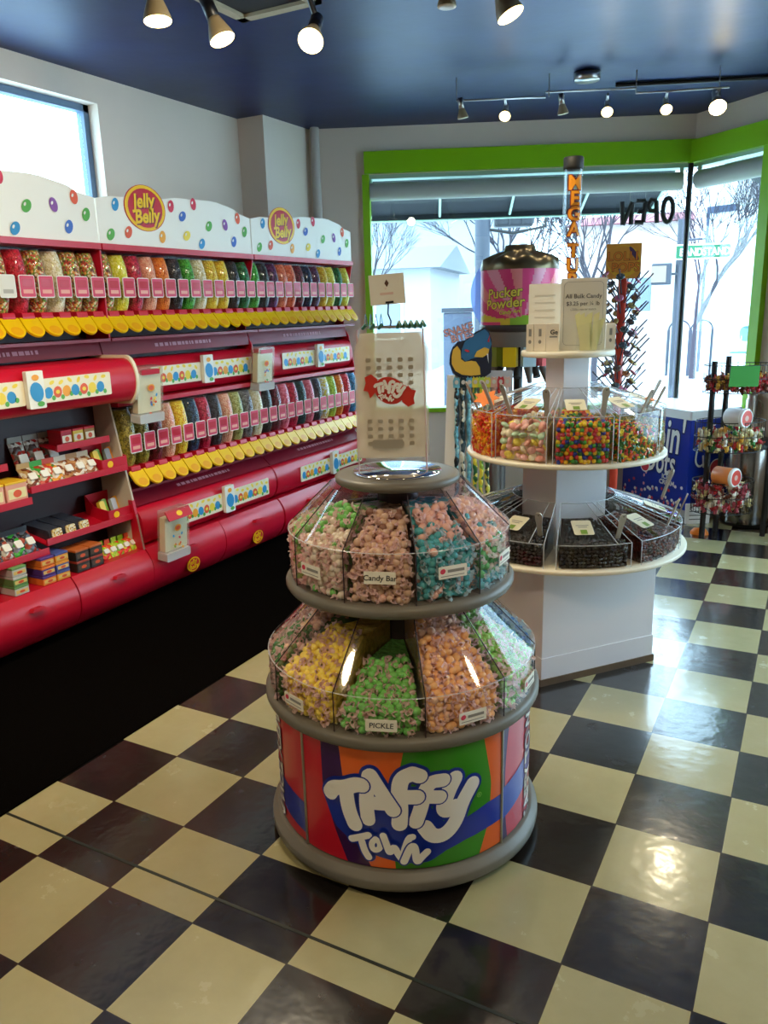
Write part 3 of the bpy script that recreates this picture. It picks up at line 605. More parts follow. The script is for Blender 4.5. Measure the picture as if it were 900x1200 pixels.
def tray(y,x,z,w,dep,h,label,cols):
    t=thing('display_tray',label,'display box',(x,y,z)); b=MB(); b.box((x,y,z+.006),(dep,w,.008))
    for sy in(-1,1): b.prism([(x-dep/2,z),(x+dep/2,z),(x+dep/2,z+h*.45),(x-dep*.1,z+h*.55),(x-dep/2,z+h)],lambda u,v,hh:Vector((u,y+sy*w/2+hh,v)),-.003,.003)
    b.box((x+dep/2,y,z+h*.22),(.005,w,h*.44)); b.box((x-dep/2,y,z+h*.5),(.005,w,h)); b.build('carton',red,t)
    b=MB(); fn=plane_map((x+dep/2+.003,y,z+h*.22),(0,1,0),(0,0,1)); flat(b,ell(-w*.2,0,w*.12,h*.14,0,16),fn,.001); b.build('badge',yellow,t)
    for k in range(4):
        yy=y-w*.36+k*w*.24; q=MB(); q.prism(rrect(-w*.1,0,w*.1,h*.7,.01),plane_map((x+dep*.15-k%2*.03,yy,z+.012),(0,1,0),(-.3,0,1)),-.012,.012)
        p=q.build('sweet_packet',mat('pkt_'+cols[k],cols[k],0.35),origin=(x,yy,z+.012),bevel=.005); tag(p,'%s packet in the %s'%(['yellow','green','silver grey','orange'][k],label.split(',')[0]),'sweet packet','packets in the red display trays')
m=Y0+.64
MC=[['C8A060','7A3A20','E8DCC0','A0522D'],['3AA838','C83A28','E0D0B0','8A5A30'],['D84A30','E8A030','F0E8D8','5A8A30'],['E8DCC4','B87840','8A4A28','F4ECD8'],['C89058','E8DCC8','A86838','7A4020'],['E0C8A8','9A5A38','F0E4D0','B88050']]
dn=['brown and green','green and red','red and gold','cream and tan','tan and brown','beige and brown']
for k in range(6): bag_of_sweets(m+.055+k*.073,-2.885,.774,.078,.115,MC[k],'%s bag of sweets, %s from the red tray on the upper open shelf'%(dn[k],ORD[5-k]),'bags on the upper open shelf',.75)
for k in range(3): bag_of_sweets(m+.10+k*.09,-3.0,.80,.088,.19,['8A8478','A83028','C8C0B0','5A4A44'],'tall pale bag behind the upper open shelf, %s from the red tray'%ORD[2-k],'tall bags behind',.35)
tray(m+.55,-2.955,.779,.17,.17,.13,'upper red display tray, open front',['E8C83A','8AB83A','8A8C90','E89A30'])
tray(m+.55,-2.95,.502,.17,.17,.13,'lower red display tray, open front',['E8C83A','8AB83A','B8BCC4','E8A838'])
for k in range(3): carton(m-.075-k*.125,-2.92,.724,.13,.115,.10,'E8A488','F0C020','pink carton with a yellow lid, %s from the middle shelf divider'%ORD[k],'pink cartons')
for k in range(3): carton(m+.305+k*.075,-2.975,.934,.10,.068,.075,['B81830','E0C038','A87838'][k],['C8142A','C8142A','C8142A'][k],['red carton on the little top shelf, beside the yellow one','yellow carton between two others on the little top shelf','brown carton on the little top shelf by the cream side panel'][k],'cartons on the little top shelf','F4E8C8')
for k in range(3): carton(m-.12-k*.075,-2.995,.889,.10,.068,.08,['C02030','D8C090','7A8A40'][k],'C8142A',['red carton on the little lower shelf at the frame edge','tan carton on the little lower shelf at the frame edge','olive carton on the little lower shelf at the frame edge'][k],'cartons on the little lower shelf','F0E4D0')
for k in range(5): bag_of_sweets(m-.02-k*.066,-2.87,.466,.07,.12,[['2A2A34','6A7A88','B84A38','34343C'],['24242C','3AA838','8A8C98','30303A'],['2C2430','A84838','D8D0C0','2A2A30']][k%3],'dark glossy bag of sweets, %s from the divider of the lowest open shelf'%ORD[k],'dark bags',.7)
for k in range(3):
    t=thing('candy_bag','long charcoal stack of bags with golden ends, %s beside the lower red tray'%ORD[2-k],'candy bag',(-2.9,m+.12+k*.085,.505),'charcoal stacks'); y=m+.12+k*.085
    b=MB(); b.prism(rrect(-.11,0,.11,.055,.02),lambda u,v,h:Vector((-2.98+u,y+h,.503+v-.10*(u))),-.038,.038); b.build('wrapper',mat('wrapper_charcoal','3A3E4A',0.25,noise=.3,scale=60),t,bevel=.008)
    b=MB(); b.prism(rrect(-.03,.0,.03,.058,.01),plane_map((-2.862,y,.503-.008),(0,1,0),(-.1,0,1)),.0,.008); b.build('golden_end',beans('gold_end',['E8D090','D8B050','F4ECD0','A87838'],120),t)
DB=.306
for i,(yy,rowsn,c1,c2,n1) in enumerate([(m+.0,3,'F08030','5A3A8A','orange and purple'),(m+.085,3,'F0A030','4A5AA0','gold and blue'),(m-.16,3,'C8C8C0','6A9A58','silver and green')]):
    for k in range(rowsn): carton(yy,-2.86,DB+k*.047,.11,.078,.036,[c1,c2][k%2],[c2,c1][k%2],'%s flat carton, %s up in its stack on the drawer top'%(n1,ORD[k]),'flat carton stacks','E8C870')
for k in range(4): carton(m+.215+(k%2)*.09,-2.87,DB+(k//2)*.06,.12,.084,.05,'2E2A28','A8402C' if k<2 else 'C86A30','dark rusty-lidded carton, %s, %s layer, beside the lime packs'%('far from the packs' if k%2==0 else 'next to the packs',['bottom','top'][k//2]),'dark cartons','5A4A3A')
for k in range(5): bag_of_sweets(m+.42+k*.048,-2.85,DB,.062,.085,[['9AC820','E83A28','E8E040','6AA018'],['E8502C','A8D030','F0E060','C83020'],['B8D838','E84030','8AC020','F0D040']][k%3],'lime and red sweet pack on the drawer top, %s from the cream side panel'%ORD[4-k],'lime and red packs',.8,.035)

# clear bag boxes hung on the rack fronts
def bag_box(x,y,z,label,w=.125,h=.27,lid=False):
    t=thing('bag_dispenser',label,'bag dispenser',(x,y,z),'paper bag boxes'); fn=plane_map((x,y,z),(0,1,0),(.10,0,1))
    b=MB(); b.prism(rrect(-w/2,0,w/2,h,.008),fn,-.05,.012); b.build('holder',clear('cloudy_acrylic',(250,250,245),.1,1.45,.12,(245,240,228)),t)
    b=MB(); b.prism(rrect(-w/2+.006,.05,w/2-.006,h*.86,.004),fn,-.04,.0,0); bg_=b.build('paper_bags',cream,t)
    b=MB(); rn=random.Random(int(y*100)); flat(b,ell(0,h*.62,.026,.02,0,16),fn,.014,3); flat(b,ell(0,h*.62,.018,.013,0,16),fn,.0145,2)
    for k in range(10): flat(b,ell(rn.uniform(-.04,.04),rn.uniform(.06,.52)*h,.007,.01,rn.uniform(0,3),8),fn,.014,1+k%7)
    b.build('bag_print',[cream]+dotm,t)
    b=MB(); b.prism(rrect(-w*.36,h*.86,w*.36,h*.95,.004),fn,.0,.0145); b.build('red_band',red,t)
    b=MB(); b.prism(rrect(-w/2,-.004,w/2,.045,.008),fn,-.052,.02); b.build('tray_lip',clear('cloudy_acrylic_lip',(240,240,240),.1,1.45,.5,(250,248,244)),t)
    if lid:
        b=MB(); b.prism(rrect(-w*.5,-.03,w*.5,.03,.004),plane_map((x+.045,y,z+h*.9),(0,1,0),(-.5,0,.85)),0,.006); fl=b.build('red_flap',red,t); b=MB(); flat(b,ell(0,0,.022,.016,0,16),plane_map((x+.045,y,z+h*.9),(0,1,0),(-.5,0,.85)),.008); b.build('yellow_badge',yellow,fl)
bag_box(-2.79,1.615,1.01,'clear bag box beside the cream roll end, upper roll of the middle rack',.185,.30)
bag_box(-2.85,2.755,1.07,'clear bag box at the joint of the two dispenser racks',.175,.28)
bag_box(-2.70,1.625,.235,'clear bag box with a red flap, low on the middle rack beside the drawers',.19,.29,True)

# ------------------------------------------------------------------ round taffy merchandiser
TC=(-.632,.398); FA=math.atan2(CAM.y-TC[1],CAM.x-TC[0])
tf=thing('taffy_merchandiser','round grey-rimmed candy drum with two tiers of clear bins and a colourful base','candy display',(TC[0],TC[1],0))
C3=(TC[0],TC[1],0)
MB().lathe([(.0,.024),(.412,.024),(.422,.028),(.424,.036),(.424,.052),(.4225,.058),(.418,.060),(.410,.074),(.402,.077),(.0,.077)],C3,72).build('base_ring',greyp,tf)
b=MB()
for k in range(5):
    a=FA+2*pi*k/5+.3; c=(TC[0]+.34*cos(a),TC[1]+.34*sin(a),.011); b.lathe([(0,-.011),(.018,-.011),(.02,0),(.018,.011),(0,.011)],c,14)
b.build('foot',black,tf)
MB().lathe([(.385,.076),(.388,.078),(.388,.446),(.385,.45)],C3,72).build('drum_wall',mat('drum_board','6A665E',0.5),tf)
MB().lathe([(0,.445),(.395,.445),(.414,.452),(.420,.462),(.420,.476),(.414,.484),(.402,.487),(.0,.487)],C3,72).build('tray_rim',greyp,tf)
MB().lathe([(0,.785),(.318,.785),(.334,.792),(.340,.802),(.340,.812),(.333,.822),(.32,.825),(.0,.825)],C3,72).build('tray_rim',greyp,tf)
MB().lathe([(0,1.092),(.17,1.092),(.181,1.098),(.183,1.108),(.179,1.116),(.168,1.119),(0,1.119)],C3,56).build('top_disc',greyp,tf)
MB().lathe([(.06,.487),(.06,1.092)],C3,24).build('centre_post',mat('post_mauve','4A3A40',0.5),tf)
# printed panels
RP=.395; PN={k:mat('taffy_'+k,c,0.3,coat=.3) for k,c in dict(red='C4102A',purple='3A1250',orange='E8641E',green='2E8A14',blue='1432A0',white='F0EDE6',pale='D8504A').items()}
PL=[PN[k] for k in('red','purple','orange','green','blue','white','pale')]
def interp(pts,v):
    pts=sorted((z,u) for u,z in pts)
    if v<=pts[0][0]: a,c=pts[0],pts[1]
    elif v>=pts[-1][0]: a,c=pts[-2],pts[-1]
    else: a,c=[(p,q) for p,q in zip(pts,pts[1:]) if p[0]<=v<=q[0]][0]
    return a[1]+(c[1]-a[1])*(v-a[0])/(c[0]-a[0])
BND=[[(-.237,.425),(-.236,.3),(-.2005,.179),(-.1495,.05)],[(-.176,.437),(-.164,.312),(-.1305,.168),(-.078,.049)],[(.006,.449),(-.018,.331),(-.03,.181),(-.02,.045)],[(.2417,.429),(.267,.299),(.26,.179),(.21,.043)]]
HP=RP*pi/4-.004; Z0,Z1=.082,.442
def region(b,fn,fl,fr,mi,h,nu=10,nv=14):
    vs=[];fs=[]
    for i in range(nv+1):
        v=Z0+(Z1-Z0)*i/nv; a,c=fl(v),fr(v)
        for j in range(nu+1): vs.append(fn(a+(c-a)*j/nu,v,h))
    for i in range(nv):
        for j in range(nu): q=i*(nu+1)+j; fs.append((q,q+1,q+nu+2,q+nu+1))
    b.add(vs,fs,mi,True)
STK={'T':[[(-.206,.292),(-.1931,.313),(-.159,.32),(-.1262,.338),(-.1097,.338)],[(-.1563,.318),(-.1506,.257),(-.1334,.213)]],
'A':[[(-.0885,.369),(-.0994,.295),(-.0947,.235)],[(-.0844,.372),(-.0562,.322),(-.0258,.269)],[(-.0971,.287),(-.0375,.288)]],
'F':[[(.0272,.38),(-.0019,.368),(-.0099,.33),(-.0062,.275),(-.0096,.227)],[(.0272,.38),(.0464,.371)],[(-.003,.31),(.0382,.308)]],
'G':[[(.1109,.35),(.0756,.351),(.058,.32),(.05,.277),(.0346,.231)],[(.0701,.305),(.1003,.3)]],
'Y':[[(.145,.348),(.1236,.309),(.1093,.265),(.1206,.251),(.1447,.262)],[(.1985,.316),(.1668,.27),(.1473,.213),(.1149,.179),(.0788,.18),(.059,.212)]],
't':[[(-.1433,.165),(-.1189,.176),(-.0952,.186)],[(-.1141,.163),(-.1072,.135),(-.0963,.117)]],
'o':[[(-.0751,.178),(-.0883,.162),(-.0813,.14),(-.0633,.148),(-.0628,.168),(-.0751,.178)]],
'W':[[(-.0537,.191),(-.0445,.161),(-.0372,.135),(-.0257,.162),(-.014,.133),(-.0019,.116),(.0011,.145),(.0142,.187),(.0241,.189)]],
'n':[[(.0005,.113),(.0187,.161),(.031,.16),(.0336,.106),(.0479,.125),(.0632,.14)]]}
SWD={'T':.046,'A':.042,'F':.045,'G':.042,'Y':.046,'t':.022,'o':.018,'W':.021,'n':.022}
def bubble(b,fn,k,h,wo,wi):
    n=0
    for key in 'YGFATtoWn':
        w=SWD[key]*k
        for st in STK[key]: stroke(b,[(u*k,v) if k==1 else (u*k,(v-.25)*k) for u,v in st],w+.016*k,fn,h,wo)
    hh=h+.0010
    for key in 'YGFATtoWn':
        w=SWD[key]*k
        for st in STK[key]: stroke(b,[(u*k,v) if k==1 else (u*k,(v-.25)*k) for u,v in st],w+.0065*k,fn,hh,wo)
        for st in STK[key]: stroke(b,[(u*k,v) if k==1 else (u*k,(v-.25)*k) for u,v in st],w-.0015*k,fn,hh+.0005*k,wi)
        hh+=.0009*k
for k in range(4):
    fn=cyl_map(TC,RP,FA+rad(-.8)+k*pi/2); fl=lambda v:-HP; fr=lambda v:HP; b=MB()
    if k==0:
        fb=[(lambda v,p=p:interp(p,v)) for p in BND]; seq=[fl]+fb+[fr]
        for i,mi in enumerate((0,1,2,3,2)): region(b,fn,seq[i],seq[i+1],mi,0)
        # blue swoosh and the blue field behind the words
        n=16; lo=[(-.2334,.275),(-.2,.19),(-.15,.155),(-.08,.12),(.0,.10),(.07,.10),(.12,.128),(.18,.146),(.25,.155),(HP,.158)]; up=[(-.2334,.30),(-.2,.33),(-.15,.34),(-.08,.345),(.0,.33),(.07,.28),(.12,.21),(.18,.215),(.25,.235),(HP,.239)]
        vs=[];fs=[]; N=40
        for i in range(N+1):
            u=-.2334+(HP+.2334)*i/N; a=interp([(z,x) for x,z in lo],u); c=interp([(z,x) for x,z in up],u)
            for j in range(7): vs.append(fn(u,a+(c-a)*j/6,.0008))
        for i in range(N):
            for j in range(6): q=i*7+j; fs.append((q,q+7,q+8,q+1))
        b.add(vs,fs,4,True)
        pn=b.build('printed_panel',PL,tf)
        w=MB(); bubble(w,fn,1,.0016,0,1); text(w,'®',.022,fn,.222,.265,.002,2); w.build('lettering',[PN['blue'],PN['white'],mat('taffy_lime','9ACB5A',0.4)],pn)
    else:
        e1=lambda v:-HP+.012+.02*((v-.25)/.2)**2 if k==1 else -HP
        region(b,fn,fl,e1,1,0,2); region(b,fn,e1,fr,0,0,12)
        sg=1 if k==1 else -1
        vs=[];fs=[]; N=20
        for i in range(N+1):
            u=-HP+2*HP*i/N; c=(.20+.28*(u+HP)) if k==1 else (.16+.12*abs(u-HP))
            for j in range(4): vs.append(fn(u,min(Z1,max(Z0,c+(-.05+.1*j/3))),.0008))
        for i in range(N):
            for j in range(3): q=i*4+j; fs.append((q,q+4,q+5,q+1))
        b.add(vs,fs,4,True); pn=b.build('printed_panel',PL,tf); w=MB()
        for s_ in((.10,) if k!=3 else (-.17,.12)):
            pass
        uu=-HP+.17 if k==1 else HP-.17
        for bo,mi,h in((.075,0,.0016),(.02,1,.0022)): text(w,'TAFFY TOWN',.088,fn,uu+(.03 if k==1 else -.03),.262,h,mi,bo,pi/2 if k==1 else -pi/2,0,.74)
        w.build('lettering',[PN['purple'],PN['white']],pn)
    a=FA+rad(-.8)+k*pi/2+pi/4; MB().tube([(TC[0]+.396*cos(a),TC[1]+.396*sin(a),.078),(TC[0]+.396*cos(a),TC[1]+.396*sin(a),.444)],.0045,8).build('seam_strip',chrome,tf)
# clear bins
def angs(first,n):
    st=(360-(first[-1]-first[0]))/(n-len(first)+1); return first+[first[-1]+st*(i+1) for i in range(n-len(first))]
AU=angs([-27,7.5,41.5],10); AL=angs([-27,8.4,43.3],10)
tclear=clear('taffy_bin_plastic',(251,249,252),.05,1.45)
def clear_bins(A,zb,ro,zw,ri,zt,hgap):
    out=MB().lathe([(ro,zb),(ro,zw)],C3,90).build('bin_wall',tclear,tf)
    n=len(A)
    for k in range(n):
        a0=FA+rad(A[k]); a1=FA+rad(A[(k+1)%n]+(360 if k==n-1 else 0))
        MB().lathe([(ro,zw),(ri,zt)],C3,10,0,True,a0+.004,a1-.004).build('bin_lid',tclear,tf)
        p=lambda r,z:(TC[0]+r*cos(a0),TC[1]+r*sin(a0),z); b=MB(); b.add([p(ro-.001,zb),p(ro-.001,zw),p(ri,zt),p(.062,zt),p(.062,zb)],[(0,1,2,3,4)]); d=b.build('divider',clear('taffy_divider',(226,220,224),.06,1.45),tf)
        MB().tube([p(ro+.0005,zb),p(ro+.0005,zw),p(ri,zt)],.0016,6).build('divider_edge',dkedge,d)
    b=MB(); b.lathe([(ro-.002,zw+.0005),(ro,zw+.002),(ro+.0015,zw)],C3,90); b.build('wall_edge',edge,tf)
clear_bins(AL,.487,.405,.600,.226,.784,0); clear_bins(AU,.825,.325,.968,.200,1.091,0)

# wrapped taffy pieces
def paper(name,col):
    m=bpy.data.materials.new(name); m.use_nodes=True; nt=m.node_tree; nt.nodes.clear(); o=nt.nodes.new('ShaderNodeOutputMaterial'); d=nt.nodes.new('ShaderNodeBsdfDiffuse'); t=nt.nodes.new('ShaderNodeBsdfTranslucent'); x=nt.nodes.new('ShaderNodeMixShader')
    for n in(d,t): n.inputs[0].default_value=rgb(col)
    x.inputs[0].default_value=.45; nt.links.new(d.outputs[0],x.inputs[1]); nt.links.new(t.outputs[0],x.inputs[2]); nt.links.new(x.outputs[0],o.inputs[0]); return m
papers={'pink':paper('paper_pink','F8DCD6'),'white':paper('paper_white','EFE6DC'),'tan':paper('paper_tan','ECD2C2'),'blue':paper('paper_bluish','BFD8DC'),'green':paper('paper_greenish','CFE0BE')}
def taffy_mesh(seed):
    rn=random.Random(seed); v=[];f=[];m=[]
    S_=8;rg=5; R0=.0122
    for i in range(rg+1):
        t=pi*i/rg
        for j in range(S_): a=2*pi*j/S_; v.append((.0130*cos(t),R0*max(.25,sin(t))*cos(a),R0*max(.25,sin(t))*sin(a)))
    for i in range(rg):
        for j in range(S_): f.append((i*S_+j,i*S_+(j+1)%S_,(i+1)*S_+(j+1)%S_,(i+1)*S_+j)); m.append(0 if 0<i<rg-1 or rn.random()<.5 else 1)
    for sg in(-1,1):
        o=len(v); K=9
        for j in range(K): a=2*pi*j/K; v.append((sg*.0115,.0045*cos(a),.0045*sin(a)))
        for j in range(K): a=2*pi*j/K; q=rn.uniform(.6,1.25); v.append((sg*(.019+.005*rn.uniform(-1,1)),.0125*q*cos(a)+.003*rn.uniform(-1,1),.0085*q*sin(a)))
        for j in range(K): f.append((o+j,o+(j+1)%K,o+K+(j+1)%K,o+K+j)); m.append(1)
    return v,f,m
TV=[taffy_mesh(i) for i in range(3)]
FL={}; FN={'candy bar':'tan','white':'cream','mint':'sea green','rose':'rosy'}
def flavour(name,core,paper): FL[name]=(mat('taffy_core_'+core,core,0.42,noise=.08,scale=80),papers[paper])
for nm,co,pa in(('white','EADFC8','pink'),('candy bar','D8B698','pink'),('brown','8A6250','tan'),('teal','52B0B6','blue'),('rose','F0C0AE','pink'),('peach','FFD2B4','pink'),('yellow','FFE25E','pink'),('green','7ECE66','pink'),('orange','FFC484','pink'),('lime','A0DC70','pink'),('blue','3A7CB8','blue'),('mint','58B868','white'),('dark green','4A8A48','pink')): flavour(nm,co,pa)
_tm={}
def taffy_me(fl,i):
    k=(fl,i)
    if k not in _tm:
        me=bpy.data.meshes.new('taffy_piece'); v,f,m=TV[i]; me.from_pydata(v,[],f)
        for q in FL[fl]: me.materials.append(q)
        me.polygons.foreach_set('material_index',m); me.polygons.foreach_set('use_smooth',[x==0 for x in m]); me.update(); _tm[k]=me
    return _tm[k]
# per bin: (tier, index of its first divider, where it is, [(flavour, from, to along the face 0=foot of wall 1=top of slope)], fill height, label card)
UP,LO=('upper',AU,.825,.325,.968,.200,1.091),('lower',AL,.487,.405,.600,.226,.784)
BINS=[(UP,9,'pale bin beside the candy bar bin',[('white',0,.62),('white',.62,.74),('green',.74,1)],.97),(UP,0,'bin with the handwritten candy bar card',[('candy bar',0,.45),('rose',.45,.5),('candy bar',.5,.9),('brown',.9,1)],.95),
(UP,1,'bin with the printed card beside the candy bar bin',[('teal',0,.62),('rose',.62,1)],1.0),(UP,2,'peach-topped bin facing the white stand',[('teal',0,.20),('mint',.2,.42),('peach',.42,1)],1.0),
(UP,8,'far bin',[('green',0,1)],.8),(UP,3,'far bin',[('peach',0,1)],.85),(UP,4,'far bin',[('rose',0,1)],.6),(UP,7,'far bin',[('mint',0,1)],.6),
(LO,9,'yellow bin beside the PICKLE bin',[('yellow',0,1)],.72),(LO,0,'bin with the PICKLE card',[('green',0,1)],.34),(LO,1,'orange bin beside the PICKLE bin',[('orange',0,.8),('peach',.8,1)],1.0),(LO,2,'lime bin beside the orange bin',[('lime',0,1)],.80),
(LO,8,'far bin',[('dark green',0,.75),('peach',.75,1)],.8),(LO,3,'far bin',[('blue',0,1)],.85),(LO,4,'far bin',[('yellow',0,1)],.6),(LO,7,'far bin',[('brown',0,1)],.6)]
cand=[]; fill={}
for bi,(T,k,where,mix,lev) in enumerate(BINS):
    tn,A,zb,ro,zw,ri,zt=T; n=len(A); a0=FA+rad(A[k]); a1=FA+rad(A[(k+1)%n]+(360 if k==n-1 else 0)); rn=random.Random(bi+50)
    hw=zw-zb; sl=math.hypot(ro-ri,zt-zw); tot=hw+sl
    top=min(zw-.004,zb+max(.07,hw*min(1,lev/.5)))
    # the heap: wall face up to zf, then a slope inwards; low bins heap below the lid
    def prof(s):
        if s<top-zb: return ro-.021,zb+s,0.0
        q=(s-(top-zb)); drop=.024 if lev>.9 else .032; z1=zt-drop-(1-lev)*.17; z1=max(z1,top+.015)
        L_=math.hypot(ro-.02-ri,z1-top); q=min(q,L_); return ro-.023-(ro-.02-ri)*q/L_,top+(z1-top)*q/L_-.006,math.atan2(ro-.02-ri,z1-top)
    z1=max(zt-(.024 if lev>.9 else .032)-(1-lev)*.17,top+.015); full=(top-zb)+math.hypot(ro-.02-ri,z1-top)
    fill[bi]=MB()
    P=[(.066,zb+.002),(ro-.032,zb+.002)]+[(ro-.032,top-.014),(ri-.008,z1-.02),(.066,z1-.02)]
    fill[bi].lathe(P,C3,8,len(mix)*2,False,a0+.03,a1-.03,True)
    for aa,fl in((a0+.03,1),(a1-.03,0)):
        pts=[(TC[0]+r*cos(aa),TC[1]+r*sin(aa),z) for r,z in P]; fill[bi].add(pts,[list(range(5)) if fl else list(range(5))[::-1]],len(mix)*2)
    pitch=.0195; s=.014
    while s<full:
        r,z,tl=prof(s); w=(a1-a0)*r-.03; nn=max(1,int(w/pitch))
        for j in range(nn):
            u=(j+.5+rn.uniform(-.35,.35))/nn; a=a0+((u-.5)*w+(a1-a0)*r*.5)/r; rr=r+rn.uniform(-.006,.003); zz=z+rn.uniform(-.005,.005)
            q=(s+rn.uniform(-.03,.03))/full; fl=[x for x in mix if x[1]<=max(0,min(.999,q))<x[2]][0][0]
            if rn.random()<.10: fl=rn.choice([x[0] for x in mix])
            p=Vector((TC[0]+rr*cos(a),TC[1]+rr*sin(a),zz)); nrm=Vector((cos(a)*cos(tl),sin(a)*cos(tl),sin(tl)))
            cand.append((bi,p,fl,rn.randrange(3),(rn.uniform(0,6.28),rn.uniform(-.7,.7),rn.uniform(0,6.28)),nrm.dot((CAM-p).normalized())/max(.2,(CAM-p).length)**1))
        s+=pitch*.88
vis=sorted([c for c in cand if BINS[c[0]][2]!='far bin'],key=lambda c:-c[5])
# wall-facing pieces of every front bin in turn, so each bin shows its own
front={}
for c in vis: front.setdefault(c[0],[]).append(c)
chosen=[]; 
while len(chosen)<300:
    for bi in list(front):
        if front[bi] and len(chosen)<300: chosen.append(front[bi].pop(0))
cid=set(id(c) for c in chosen)
for c in chosen:
    bi,p,fl,i,ro_,_=c; o=bpy.data.objects.new('taffy_piece',taffy_me(fl,i)); COL.objects.link(o); o.location=p; o.rotation_euler=ro_
    tag(o,'%s paper-twisted taffy, %s tier, %s'%(FN.get(fl,fl),BINS[bi][0][0],BINS[bi][2]),'taffy','%s taffy in the %s tier, %s'%(FN.get(fl,fl),BINS[bi][0][0],BINS[bi][2]))
from mathutils import Euler
for c in cand:
    if id(c) in cid: continue
    bi,p,fl,i,ro_,_=c; v,f,m=TV[i]; M=Euler(ro_).to_matrix(); mix=BINS[bi][3]; idx=[x[0] for x in mix].index(fl)*2; b=fill[bi]; n=len(b.v)
    b.v+=[tuple(p+M@Vector(q)) for q in v]
    for fc,mm in zip(f,m): b.f.append([q+n for q in fc]); b.m.append(idx+mm); b.s.append(mm==0)
for bi,(T,k,where,mix,lev) in enumerate(BINS):
    ms=[]
    for x in mix: ms+=list(FL[x[0]])
    cs=[FL[mix[0][0]][0],FL[mix[-1][0]][0],FL[mix[0][0]][0]]
    def hx(mm): return ''.join('%02X'%int(255*((c*12.92) if c<=.0031308 else 1.055*c**(1/2.4)-.055)) for c in mm.node_tree.nodes['Principled BSDF'].inputs['Base Color'].default_value[:3])
    ms.append(beans('heap_%d'%bi,[hx(c) for c in cs],70,.5))
    wl=where if where!='far bin' else 'far-side bin behind %s'%({(0,8):'the pale bin',(0,3):'the peach bin',(0,4):'the centre post',(0,7):'the candy bar bin',(1,8):'the yellow bin',(1,3):'the lime bin',(1,4):'the orange bin',(1,7):'the PICKLE bin'}[(0 if T is UP else 1,k)])
    tag(fill[bi].build('taffy_heap',ms,origin=(TC[0],TC[1],T[2])),'heaped %s taffy, %s tier, %s'%(FN.get(mix[0][0],mix[0][0]),T[0],wl),'taffy',None,'stuff')
# cards on the bins
def bin_card(T,k,off,zc,txt,logoed,dim=False):
    tn,A,zb,ro,zw,ri,zt=T; a=FA+rad(off); O=Vector((TC[0]+(ro+.0045)*cos(a),TC[1]+(ro+.0045)*sin(a),zc)); fn=plane_map(O,(-sin(a),cos(a),0),(0,0,1)); b=MB()
    b.prism(rrect(-.042,-.017,.042,.017,.002),fn,-.0005,.001,0)
    if logoed:
        b.add([fn(u,v,.0016) for u,v in ell(-.03,.004,.008,.007,.4,14)],[list(range(14))],2); b.add([fn(u,v,.0016) for u,v in [(-.016,-.001),(.034,-.001),(.034,.007),(-.016,.007)]],[(0,1,2,3)],1); b.add([fn(u,v,.0016) for u,v in [(-.036,-.011),(.034,-.011),(.034,-.009),(-.036,-.009)]],[(0,1,2,3)],1)
    else: text(b,txt,.021,fn,0,-.007,.0016,1,.012,0,.08)
    b.build('bin_card',[card,ink if not logoed else gink,mat('card_pink','E24A62')],tf)
bin_card(UP,0,-9,.905,'Candy Bar',False); bin_card(UP,1,25,.91,'',True); bin_card(UP,9,-47,.895,'',True); bin_card(UP,2,63,.90,'',True)
bin_card(LO,0,-8,.527,'PICKLE',False); bin_card(LO,1,27,.527,'',True); bin_card(LO,9,-47,.535,'',True); bin_card(LO,2,63,.535,'',True)
# bag holder on top
bh=thing('bag_holder','clear stand with a mirrored foot holding printed taffy bags on the drum top','bag holder',(TC[0],TC[1],1.119)); 
MB().lathe([(0,.0),(.128,0),(.130,.003),(.128,.006),(0,.006)],(TC[0],TC[1],1.119),48).build('mirror_foot',mat('mirror_white','E8E8EC',0.06,metal=1.0),bh)
VX=Vector((-sin(FA),cos(FA),0)); VN=Vector((cos(FA),sin(FA),0)); OB=Vector((TC[0],TC[1],1.125))+VN*.045-VX*.012
fb=plane_map(OB,VX,(0,0,1)); b=MB(); b.prism([(-.098,0),(.098,0),(.092,.40),(-.086,.40)],fb,-.004,0); b.build('front_sheet',acry,bh)
b=MB(); b.prism([(-.098,0),(.098,0),(.092,.40),(-.086,.40)],plane_map(OB-VN*.09,VX,(0,0,1)),-.004,0); b.build('back_sheet',acry,bh)
b=MB(); 
for sx in(-.097,.097): b.tube([fb(sx,0,0),fb(sx*.93,.40,0)],.0022,6)
b.build('sheet_edge',mat('rosy_edge','C8A8A8',0.2),bh)
b=MB(); b.tube([fb(-.075,.405,-.02),fb(.09,.405,-.02)],.004,8); b.build('hook_rail',chrome,bh)
b=MB()
for k in range(5): b.tube([fb(.02+k*.016,.402,-.01),fb(.026+k*.016,.418,.0),fb(.032+k*.016,.405,.008)],.005,6)
for k in range(3): b.tube([fb(-.075+k*.022,.402,-.01),fb(-.065+k*.022,.412,.0)],.005,6)
b.build('green_clip',mat('clip_green','3A7A68',0.4),bh)
b=MB()
for k in range(4): b.tube([fb(-.07+k*.014,.405,-.02),fb(-.066+k*.014,.44,-.03),fb(-.06+k*.014,.405,-.035)],.0016,5)
b.build('wire_hook',mat('wire_blue','7AA8C8',0.3,metal=.6),bh)
poly=clear('poly_bag',(250,246,238),.18,1.45,.42,(240,234,222))
